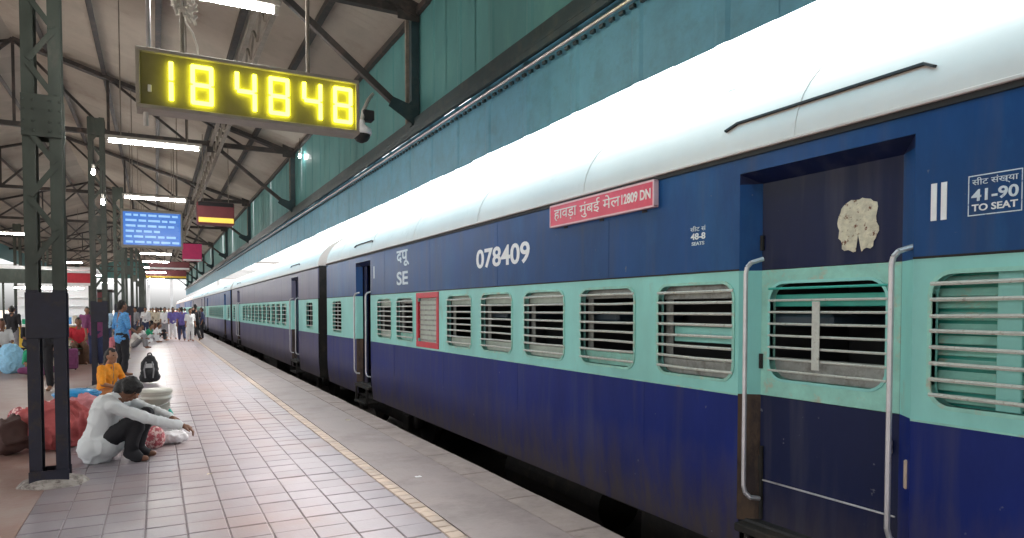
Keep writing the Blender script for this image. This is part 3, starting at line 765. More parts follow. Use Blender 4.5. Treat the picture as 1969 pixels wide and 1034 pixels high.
    rf = MB().add([(x, yv, z) for yv in (y0, y1) for (x, z) in full], [(i, i+1, n+i+1, n+i) for i in range(n-1)] + [tuple(range(n)), tuple(range(2*n-1, n-1, -1))]).build('roof', ROOF, t)
    smooth_by_angle(rf, 40)
    MB().bbox(SIDE-.028, SIDE+.02, y0, y1, GUT-.012, GUT+.010, .004).build('gutter', ROOF, t)
    MB().bbox(SIDE-.012, SIDE+.03, y0, y1, GUT-.046, GUT-.0125, .003).build('gutter_seal', BLACK, t)
    if detail == 0:
        yv = y0+1.2
        while yv < y1:
            pts = [(x-.002, yv, z+.003) for (x, z) in prof]
            sm = MB()
            for a, b_ in zip(pts, pts[1:]): sm.beam(a, b_, .012, .004, up=(-1,0,1))
            sm.build('roof_seam', ROOF, t); yv += 2.35
    for d in doors:
        za = R(14.5); px, pz = roof_pt(za); pts = []
        for (yv, dz) in ((d[1]+.16, -.035), (d[1]+.06, 0), (d[0]-.02, 0), (d[0]-.08, -.035)):
            ax, az = roof_pt(math.asin(max(0, min(1, (pz+dz-GUT)/ROOFH)))); pts.append((ax-.012, yv, az))
        b = MB()
        for a, b_ in zip(pts, pts[1:]): b.beam(a, b_, .024, .014)
        b.build('rain_strip', BLACK, t)
    yv = y0+2
    while yv < y1-1:
        for xx in (SIDE+1.15, 2*(SIDE+HALF)-SIDE-1.15):
            ax = xx; az = [z for (x, z) in full if x >= xx-.08][0]
            MB().lathe((ax, yv, az-.02), [(.10,0),(.10,.03),(.14,.04),(.12,.08),(.03,.11)], 12).build('roof_ventilator', ROOF, t)
        yv += 2.6
    # far side, ends, floor, inside
    fx = 2*(SIDE+HALF)-SIDE
    MB().box(fx-.03, fx, y0, y1, SILL, GUT).build('far_side', lo, t)
    for yv, s in ((y0, 1), (y1, -1)):
        MB().box(SIDE+.031, fx-.031, min(yv, yv+s*.05), max(yv, yv+s*.05), SILL, GUT+.02).build('end_wall', DARK, t)
        g0, g1 = (yv-.48, yv) if s > 0 else (yv, yv+.48)
        b = MB()
        for i in range(5):
            f0 = g0 + (g1-g0)*i/5; b.bbox(SIDE+.62, fx-.62, f0+.008, f0+.088, .1, GUT+.35, .02)
        b.build('gangway_bellows', BLACK, t)
        for bx in (SIDE+.55, fx-.55):
            MB().cyl((bx, yv, -.0), (bx, yv-s*.46, -.0), .06, n=10).cyl((bx, yv-s*.44, 0), (bx, yv-s*.49, 0), .16, n=14).build('buffer', DARK, t)
    MB().box(SIDE+.04, fx-.04, y0+.06, y1-.06, .08, .11).build('floor', INNER, t)
    MB().box(SIDE+1.0, SIDE+1.03, y0+.1, y1-.1, .11, GUT).build('corridor_wall', INNER, t)
    if detail <= 1:
        MB().box(SIDE+.06, SIDE+1.0, y0+.1, y1-.1, GUT-.02, GUT).build('inner_ceiling', INNER, t)
        ws = sorted(wins)
        for i, q in enumerate(ws):
            if i % 2 == 0:
                yv = q[0]-.16
                MB().box(SIDE+.14, SIDE+.98, yv-.02, yv+.02, .11, 2.3).build('partition', INNER, t)
                MB().bbox(SIDE+.16, SIDE+.95, yv+.04, yv+.5, .5, .60, .02).build('berth', BERTH, t)
                MB().bbox(SIDE+.16, SIDE+.95, yv+.04, yv+.14, .6, 1.35, .02).build('berth', BERTH, t)
                MB().bbox(SIDE+.16, SIDE+.95, yv-.5, yv-.04, 1.44, 1.52, .02).build('berth', BERTH, t)
    # underframe and bogies
    MB().box(SIDE+.13, fx-.13, y0+.05, y1-.05, -.18, SILL-.002).build('underframe', DARK, t)
    if detail <= 2:
        for yc in (y0+3.2, y1-3.2):
            bg_ = MB().bbox(SIDE+.42, SIDE+.56, yc-1.75, yc+1.75, -.52, -.30, .02).bbox(fx-.56, fx-.42, yc-1.75, yc+1.75, -.52, -.30, .02).box(SIDE+.56, fx-.56, yc-.2, yc+.2, -.5, -.25).build('bogie', DARK, t)
            for dy in (-1.45, 1.45):
                for xx in (5.16-.84, 5.16+.84):
                    MB().cyl((xx-.06, yc+dy, -.42), (xx+.06, yc+dy, -.42), .45, n=20).build('wheel', DARK, bg_)
                MB().bbox(SIDE+.32, SIDE+.44, yc+dy-.15, yc+dy+.15, -.56, -.30, .02).build('axle_box', DARK, bg_)
                MB().cyl((SIDE+.5, yc+dy-.32, -.3), (SIDE+.5, yc+dy-.32, -.06), .08, n=10).build('spring', DARK, bg_)
        ym = (y0+y1)/2
        MB().bbox(SIDE+.25, SIDE+1.1, ym-2.4, ym-.6, -.75, -.18, .03).build('battery_box', DARK, t)
        MB().cyl((SIDE+.7, ym+.3, -.5), (SIDE+.7, ym+2.4, -.5), .26, n=16).build('air_tank', DARK, t)
        MB().tube([(SIDE+.2, y0+.3, -.14), (SIDE+.2, y1-.3, -.14)], .025).build('brake_pipe', DARK, t)
    return t

styles = ['low', 'top', 'half', 'half', 'half', 'exit', 'top', 'half']
W1 = []
for k in range(8):
    ya = 3.435 + 1.101*k; yb = ya+.795
    if k == 0: ya, yb = 3.44, 4.22
    if styles[k] == 'exit': ya, yb = 9.02, 9.80
    W1.append((ya, yb, styles[k]))
W1 += [(1.25, 2.075, 'louvre'), (.15, .95, 'louvre'), (-.95, -.15, 'half'), (-2.05, -1.25, 'top')]
C1 = coach(-5.3, 16.03, [(2.18, 3.385, True), (12.39, 13.42, False)], W1, 0, 'dark blue railway coach with aqua window band and barred windows, nearest the camera', endwins=[(14.62, 15.42, 'open')])
def coach_at(y0, n, label, paints, detail):
    y1 = y0 + 21.3
    ws = []; yv = y0+4.6; k = 0
    while yv < y1-5.2:
        ws.append((yv, yv+.795, ['half', 'top', 'low', 'half', 'top'][k % 5])); yv += 1.101; k += 1
    return coach(y0, y1, [(y0+2.6, y0+3.7, False), (y1-3.7, y1-2.6, False)], ws, detail, label, paints, endwins=[(y0+.65, y0+1.45, 'open'), (y1-1.45, y1-.65, 'open')])
coach_at(17.0, 2, 'faded purplish blue coach coupled behind the nearest coach', (BLUE_FADE_LIT, BLUE_FADE_LIT_LO), 1)
for k, nm in enumerate(['third', 'fourth', 'fifth', 'sixth', 'seventh']):
    coach_at(17.0 + 22.3*(k+1), k+3, nm + ' blue coach of the train, receding along the platform', (BLUE_FADE_LIT, BLUE_FADE_LIT_LO) if k % 2 else (BLUE, BLUE_LO), 2)
# lettering and plates on the nearest coach
LS = SIDE - .001
lettering('078409', C1, (LS, 7.0, 2.17), .25, WHITE, width=1.36, height=.235, bold=True)
lettering('दपू', C1, (LS, 10.52, 2.38), .25, WHITEW, width=.62, height=.26, bold=True)
lettering('SE', C1, (LS, 10.55, 2.06), .25, WHITEW, width=.56, height=.22, bold=True)
for yv in (2.028, 2.078): MB().box(SIDE-.003, SIDE+.001, yv-.0145, yv+.0145, 2.005, 2.195).build('class_mark', WHITE, C1)
lettering('41-90', C1, (LS, 1.795, 2.105), .1, WHITEW, width=.205, height=.058, bold=True)
lettering('TO SEAT', C1, (LS, 1.795, 2.045), .05, WHITE, width=.20, height=.034, bold=True)
lettering('सीट संख्या', C1, (LS, 1.795, 2.168), .05, WHITEW, width=.20, height=.046)
lettering('48-8', C1, (LS, 3.785, 2.09), .08, WHITE, width=.15, height=.048, bold=True)
lettering('सीट सं', C1, (LS, 3.785, 2.148), .06, WHITEW, width=.16, height=.04)
lettering('SEATS', C1, (LS, 3.785, 2.037), .06, WHITEW, width=.13, height=.026, bold=True)
def plaque(t, yc, zc, hw, hh, m):
    b = MB()
    b.box(SIDE-.002, SIDE+.001, yc-hw, yc+hw, zc+hh-.005, zc+hh).box(SIDE-.002, SIDE+.001, yc-hw, yc+hw, zc-hh, zc-hh+.005)
    b.box(SIDE-.002, SIDE+.001, yc-hw, yc-hw+.004, zc-hh+.005, zc+hh-.005).box(SIDE-.002, SIDE+.001, yc+hw-.004, yc+hw, zc-hh+.005, zc+hh-.005)
    b.build('stencil_border', m, t)
plaque(C1, 1.795, 2.105, .118, .098, WHITEW)
MB().bbox(SIDE-.002, SIDE+.001, 12.12, 12.18, 2.12, 2.34, .0005).build('class_mark', WHITEW, C1)
bd = MB().bbox(SIDE-.048, SIDE-.006, 4.23, 5.82, 2.365, 2.575, .004).build('route_board', PINKB, C1)
b = MB()
for (a_, c_, z0, z1) in ((4.23, 5.82, 2.563, 2.578), (4.23, 5.82, 2.362, 2.377)): b.box(SIDE-.052, SIDE-.004, a_, c_, z0, z1)
for a_ in (4.227, 5.808): b.box(SIDE-.052, SIDE-.004, a_, a_+.015, 2.377, 2.563)
b.build('board_edge', mat('board_edge_pink', (.75,.45,.47), .5, .1, 8), bd)
BT = mat('board_lettering', (.80,.74,.70), .5, .1, 15)
lettering('हावड़ा', bd, (SIDE-.049, 5.54, 2.468), .12, BT, width=.40, height=.115)
lettering('मुंबई मेल', bd, (SIDE-.049, 4.98, 2.472), .14, BT, width=.62, height=.15)
lettering('12809 DN', bd, (SIDE-.049, 4.46, 2.475), .1, BT, width=.38, height=.085, bold=True)
for yv in (4.4, 5.0, 5.6): MB().box(SIDE-.006, SIDE, yv-.03, yv+.03, 2.34, 2.36).build('board_bracket', DARK, bd)


# ------------------------------------------------------------ people
def blob(prims, voxel=.012, smooth=4, fold=0.0, fscale=9.0, seed=0):
    """one continuous surface grown from overlapping tapered limbs: voxel remesh, smoothing, optional cloth folds"""
    b = MB()
    for p in prims:
        if p[0] == 'c':
            _, p0, r0, p1, r1 = p; p0, p1 = Vector(p0), Vector(p1); d = (p1-p0)
            d = d.normalized() if d.length > 1e-6 else Vector((0,0,1))
            up = Vector((0,0,1)) if abs(d.z) < .95 else Vector((1,0,0))
            a = d.cross(up).normalized(); c = a.cross(d).normalized(); n = 12; vs = []
            ringsl = [(p0, r0, t) for t in (-1, -.8, -.45, 0)] + [(p1, r1, t) for t in (0, .45, .8, 1)]
            for (q, r, t) in ringsl:
                rr = r*math.sqrt(max(0, 1-t*t)) if abs(t) < 1 else r*.05
                for i in range(n):
                    an = 2*math.pi*i/n; vs.append(q + d*(r*t) + a*math.cos(an)*rr + c*math.sin(an)*rr)
            m = len(ringsl); fs = [(k*n+i, k*n+(i+1)%n, (k+1)*n+(i+1)%n, (k+1)*n+i) for k in range(m-1) for i in range(n)]
            fs += [tuple(range(n-1,-1,-1)), tuple(range((m-1)*n, m*n))]
            b.add(vs, fs)
        else:
            _, c, r, *rot = p; bm = bmesh.new(); bmesh.ops.create_icosphere(bm, subdivisions=2, radius=1)
            M = Matrix.Rotation(rot[0], 3, rot[1]) if rot else Matrix.Identity(3)
            for v in bm.verts: v.co = Vector(c) + M @ Vector((v.co.x*r[0], v.co.y*r[1], v.co.z*r[2]))
            b.bm(bm)
    me = b.mesh('blob'); o = bpy.data.objects.new('blob_tmp', me); COL.objects.link(o)
    md = o.modifiers.new('r', 'REMESH'); md.mode = 'VOXEL'; md.voxel_size = voxel
    ms = o.modifiers.new('s', 'SMOOTH'); ms.iterations = smooth; ms.factor = .5
    dg = bpy.context.evaluated_depsgraph_get(); ev = o.evaluated_get(dg)
    out = bpy.data.meshes.new_from_object(ev); bpy.data.objects.remove(o); bpy.data.meshes.remove(me)
    if fold:
        ns = [v.normal.copy() for v in out.vertices]
        for v, nn in zip(out.vertices, ns):
            q = v.co*fscale + Vector((seed, seed*1.7, 0))
            a_ = noise.noise(Vector((q.x*.8, q.y*.8, q.z*.45))); b_ = 1-2*abs(noise.noise(Vector((q.x*1.1+3, q.y*1.1, q.z*.8))))
            v.co += nn*fold*(.7*a_ + .75*b_*b_*max(b_, 0) - .2)
    for p in out.polygons: p.use_smooth = True
    return out
V = Vector
def lerp(a, b, t): return V(a)*(1-t) + V(b)*t
def hand(w, d, side, curl=.5, fine=True):
    """palm, four fingers of different length bent at the knuckles, thumb from the side of the palm"""
    w = V(w); d = V(d).normalized(); s = d.cross(V((0,0,1)))
    s = s.normalized()*side if s.length > .1 else V((side,0,0)); dn = d.cross(s).normalized()
    if dn.z > 0: dn = -dn
    P = [('e', w+d*.05, (.030,.030,.030)), ('c', w, .026, w+d*.075+s*.018, .020), ('c', w, .026, w+d*.078-s*.018, .020)]
    for i, ln in enumerate((.062, .074, .068, .052)):
        b = w + d*.085 + s*(.030-.020*i); k = b + d*ln*.5 + dn*.012*curl*2; e = k + (d*(1-curl) + dn*curl).normalized()*ln*.55
        P += [('c', b, .0098, k, .0092), ('c', k, .0092, e, .0075)]
    tb = w + d*.025 + s*.028; tk = tb + d*.032 + s*.026 + dn*.012; te = tk + d*.030 + dn*.008
    P += [('c', tb, .013, tk, .0105), ('c', tk, .0105, te, .008)]
    return P
def person_meshes(J, vox=.014, vox_body=None, sleeve=1.0, shirt_hem=.0, fold=.012, seed=1, skirt=False, longhair=False, fat=1.0, hips=False, mop=0.0):
    """J: joints in the person's own frame, facing +y, feet or seat on z = 0"""
    hd, nk, ch, pv = V(J['head']), V(J['neck']), V(J['chest']), V(J['pelvis']); hf = V(J.get('face', (0,1,0))).normalized()
    hu = V(J.get('crown', (0,0,1))).normalized(); hs = hf.cross(hu).normalized(); hf = hu.cross(hs).normalized()
    B = [('e', hd+hu*.015, (.075,.086,.100)), ('e', hd+hf*.012, (.074,.088,.088)), ('c', hd-hu*.045+hf*.025, .058, hd-hu*.085+hf*.048, .036), ('c', hd+hf*.088-hu*.005, .011, hd+hf*.103-hu*.030, .015),
         ('c', hd+hf*.083-hu*.06, .020, hd+hf*.084-hu*.066, .018), ('c', hd+hs*.076-hu*.005-hf*.005, .016, hd+hs*.078-hu*.035, .012), ('c', hd-hs*.076-hu*.005-hf*.005, .016, hd-hs*.078-hu*.035, .012),
         ('c', nk, .056, hd-hu*.06-hf*.005, .050), ('c', nk-V((0,0,.03)), .07, ch, .10)]
    S, T = [], []
    side = {'l': -1, 'r': 1}
    B += [('c', ch, .105*fat, pv, .105*fat)]
    lat = V(J.get('lat', (1,0,0))).normalized()
    S += [('c', ch+lat*.055, .118*fat, lerp(ch,pv,.5)+lat*.045, .112*fat), ('c', ch-lat*.055, .118*fat, lerp(ch,pv,.5)-lat*.045, .112*fat),
          ('c', lerp(ch,pv,.5)+lat*.045, .114*fat, pv+lat*.055+V((0,0,shirt_hem)), .128*fat), ('c', lerp(ch,pv,.5)-lat*.045, .114*fat, pv-lat*.055+V((0,0,shirt_hem)), .128*fat),
          ('c', nk, .066, ch, .10)]
    tf = 1.0 if hips else fat
    T += [('c', pv+lat*.05, .122*tf, pv-lat*.05, .122*tf)]
    for q in 'lr':
        sh, el, wr = V(J['sh_'+q]), V(J['el_'+q]), V(J['wr_'+q]); hp, kn, an, to = V(J['hip_'+q]), V(J['kn_'+q]), V(J['an_'+q]), V(J['to_'+q])
        B += [('c', sh, .050, el, .038), ('c', el, .038, wr, .026)]
        B += hand(wr, J.get('hd_'+q, wr-el), side[q], J.get('curl', .5))
        B += [('c', hp, .085, kn, .056), ('c', kn, .056, an, .036), ('c', an, .038, lerp(an, to, .5)-V((0,0,.03)), .036), ('c', lerp(an, to, .4)-V((0,0,.03)), .036, to, .028)]
        S += [('c', lerp(ch, sh, .3), .10*fat, sh, .060), ('c', sh, .061, lerp(sh, el, min(1, sleeve*1.0)), .051)]
        if sleeve > 1: S += [('c', el, .050, lerp(el, wr, (sleeve-1)), .037)]
        if hips: T += [('c', an, .066, lerp(an, to, .55)-V((0,0,.01)), .05)]
        T += [('c', pv+lat*.04*side[q], .12*tf, hp, .108*tf), ('c', hp, .108*tf, kn, .078), ('c', kn, .078, lerp(kn, an, .93), .062)]
    if hips: S += [('c', pv+lat*.07+V((0,-.01,-.01)), .158, pv-lat*.07+V((0,-.01,-.01)), .158), ('c', pv+lat*.10+V((0,.10,.02)), .13, pv-lat*.10+V((0,.10,.02)), .13)]
    if skirt:
        a1, a2 = V(J['an_l']), V(J['an_r']); k1, k2 = V(J['kn_l']), V(J['kn_r'])
        for t in (.2, .5, .8): T += [('c', lerp(k1, k2, t), .10, lerp(a1, a2, t)+V((0,0,.02)), .11), ('c', pv, .13, lerp(k1, k2, t), .10)]
    H = [('e', hd+hu*.030-hf*.022, (.083,.088,.086)), ('c', hd-hf*.045+hu*.02, .072, hd-hf*.060-hu*.045, .052), ('c', hd+hf*.035+hu*.078, .040, hd-hf*.02+hu*.09, .05)]
    if mop: H += [('e', hd+hu*.03-hf*.01, (.098,.102,.100)), ('c', hd+hf*.06+hu*.07, .05, hd+hf*.085+hu*.045, .03), ('c', hd-hf*.06-hu*.03, .07, hd-hf*.06-hu*.08, .05), ('c', hd+hs*.07+hu*.01, .045, hd-hs*.07+hu*.01, .045)]
    if longhair: H += [('c', hd-hf*.07-hu*.02, .06, nk-hf*.06+V((0,0,-.05)), .05), ('e', hd-hf*.105-hu*.03, (.055,.05,.055))]
    E_ = [(hd+hf*.081+hs*.030+hu*.010), (hd+hf*.081-hs*.030+hu*.010)]
    return {'body': blob(B, vox_body or vox, 3), 'shirt': blob(S, vox, 5, fold, 9, seed), 'trousers': blob(T, vox, 5, fold, 8, seed+3), 'hair': blob(H, max(vox*.8,.01), 3, .010, 34, seed), 'eyes': E_}
def mirror(J):
    for k in list(J):
        if k.endswith('_l'):
            r = k[:-1]+'r'
            if r not in J: J[r] = (-J[k][0], J[k][1], J[k][2])
    return J
STAND = mirror(dict(head=(0,.02,1.555), neck=(0,-.01,1.40), chest=(0,0,1.24), pelvis=(0,0,.93), sh_l=(-.185,-.01,1.36), el_l=(-.235,-.04,1.07), wr_l=(-.235,.05,.84), hip_l=(-.085,0,.88), kn_l=(-.095,.03,.48), an_l=(-.10,-.02,.085), to_l=(-.12,.14,.03)))
WALK = dict(STAND, sh_r=(.185,0,1.36), el_r=(.23,.06,1.08), wr_r=(.22,.20,.90), el_l=(-.23,-.10,1.08), wr_l=(-.235,-.08,.84), kn_l=(-.09,.16,.50), an_l=(-.09,.22,.09), to_l=(-.10,.38,.05), kn_r=(.09,.03,.48), an_r=(.09,-.24,.12), to_r=(.10,-.10,.03))
BENT = dict(STAND, el_r=(.24,.02,1.10), wr_r=(.12,.22,1.12), hd_r=(-.6,.6,.3))
SIT = mirror(dict(head=(0,.10,.745), neck=(0,.03,.60), chest=(0,0,.44), pelvis=(0,-.03,.14), sh_l=(-.18,.02,.55), el_l=(-.24,.10,.30), wr_l=(-.14,.28,.24), hip_l=(-.10,0,.12), kn_l=(-.34,.28,.14), an_l=(.02,.36,.07), to_l=(.14,.40,.06)))
KNEES = mirror(dict(head=(0,.16,.77), neck=(0,.08,.63), chest=(0,.02,.47), pelvis=(0,-.06,.14), sh_l=(-.18,.06,.57), el_l=(-.25,.26,.42), wr_l=(-.10,.44,.40), hip_l=(-.10,-.02,.13), kn_l=(-.14,.36,.50), an_l=(-.13,.40,.08), to_l=(-.14,.56,.03)))
PROTO = {}
def proto(key):
    if key not in PROTO:
        J, kw = {'stand': (STAND, {}), 'walk': (WALK, {}), 'bent': (BENT, {}), 'sit': (SIT, {}), 'knees': (KNEES, {}), 'sari': (STAND, dict(skirt=True, longhair=True)), 'sitsari': (SIT, dict(skirt=True, longhair=True)),
                 'seat': (mirror(dict(head=(0,.06,1.20), neck=(0,.02,1.04), chest=(0,0,.88), pelvis=(0,-.02,.56), sh_l=(-.18,.0,.99), el_l=(-.23,.06,.74), wr_l=(-.13,.26,.66), hip_l=(-.10,0,.54), kn_l=(-.14,.42,.50), an_l=(-.13,.40,.085), to_l=(-.14,.56,.03))), {})}[key]
        PROTO[key] = person_meshes(J, .022, .018, sleeve={'walk': .9, 'bent': 1.8}.get(key, 1.0), shirt_hem=-.06 if key in ('stand','walk','bent') else 0, **kw)
    return PROTO[key]
def place_person(M, loc, rz, label, shirt, trousers, skin=SKIN, group=None, scale=1.0, hair=HAIR, eyes=False):
    t = thing('person', loc, label, 'person', group); t.rotation_euler = (0,0,rz); t.scale = (scale,)*3
    for part, m in (('body', skin), ('shirt', shirt), ('trousers', trousers), ('hair', hair)):
        me = M[part]
        if not me.materials: me.materials.append(None)
        o = bpy.data.objects.new(part, me); COL.objects.link(o); o.parent = t
        o.material_slots[0].link = 'OBJECT'; o.material_slots[0].material = m
    if eyes:
        for c in M['eyes']:
            b = MB().lathe(c, [(.003,-.008),(.010,-.005),(.012,0),(.010,.005),(.003,.008)], 8)
            o = bpy.data.objects.new('eye', b.mesh('eye')); o.data.materials.append(EYE); COL.objects.link(o); o.parent = t
    return t
W_, B_, K_ = cloth('white', (.72,.73,.74), .06), cloth('sky_blue', (.10,.30,.62)), cloth('black', (.014,.014,.018))
PUR, NAVY, GREY, RED, ORANGE, GREEN = cloth('purple', (.16,.13,.42)), cloth('navy', (.03,.04,.10)), cloth('grey', (.26,.26,.28)), cloth('red', (.60,.03,.05)), cloth('orange', (.80,.30,.02)), cloth('green', (.02,.33,.17))
PINK, CRM, BRN, PLUM, YEL, LBLUE = cloth('pink', (.62,.20,.24)), cloth('cream', (.60,.54,.42)), cloth('brown', (.14,.075,.045)), cloth('plum', (.20,.05,.14)), cloth('yellow', (.62,.42,.06)), cloth('pale_blue', (.36,.55,.72))
WSH = mat('cloth_white_shirt', (.70,.73,.74), .85, .03, 5, bump=.15, bscale=60)
# squatting man in white, right arm stretched forward over his knees
MAN = dict(head=(0,.295,.705), neck=(0,.195,.640), chest=(0,.115,.52), pelvis=(0,.02,.155), face=(0,.75,-.66), crown=(0,.66,.75), curl=.75,
           sh_r=(.17,.215,.555), el_r=(.20,.50,.440), wr_r=(.14,.82,.345), hd_r=(-.15,.9,-.42), sh_l=(-.17,.215,.575), el_l=(-.22,.47,.45), wr_l=(-.06,.66,.40), hd_l=(.5,.8,-.3),
           hip_l=(-.10,.04,.14), kn_l=(-.13,.42,.43), an_l=(-.11,.33,.085), to_l=(-.12,.48,.03), hip_r=(.10,.04,.14), kn_r=(.13,.42,.43), an_r=(.11,.33,.085), to_r=(.12,.48,.03))
pm = person_meshes(MAN, .011, .0068, sleeve=1.95, shirt_hem=-.04, fold=.015, seed=5, fat=1.2, hips=True, mop=1)
man = place_person(pm, (-.56, 8.08, .0), R(-106), 'man in white shirt and black trousers squatting by the front pillar', WSH, K_, SKIN, scale=1.04, eyes=True)
WOM = dict(SIT, head=(.02,.09,.74), face=(.25,.95,-.1))
wm = person_meshes(WOM, .013, .009, sleeve=.9, fold=.014, seed=9, skirt=True, longhair=True)
place_person(wm, (-.74, 13.3, 0), R(-125), 'woman in orange top sitting on the floor behind the squatting man', ORANGE, cloth('rust', (.30,.10,.02)), SKIN2, eyes=True, scale=1.04)
bm_ = person_meshes(dict(BENT, wr_r=(.20,.24,.95), el_r=(.25,.02,1.08)), .014, .010, sleeve=1.0, shirt_hem=-.10, fold=.016, seed=13)
place_person(bm_, (-.72, 18.3, 0), R(-60), 'man in blue checked shirt and black trousers standing beside the pillar row', mat('cloth_blue_check', (.09,.30,.62), .85, .55, 26, stretch=(1,1,2.2)), K_, SKIN, scale=1.05, eyes=True)
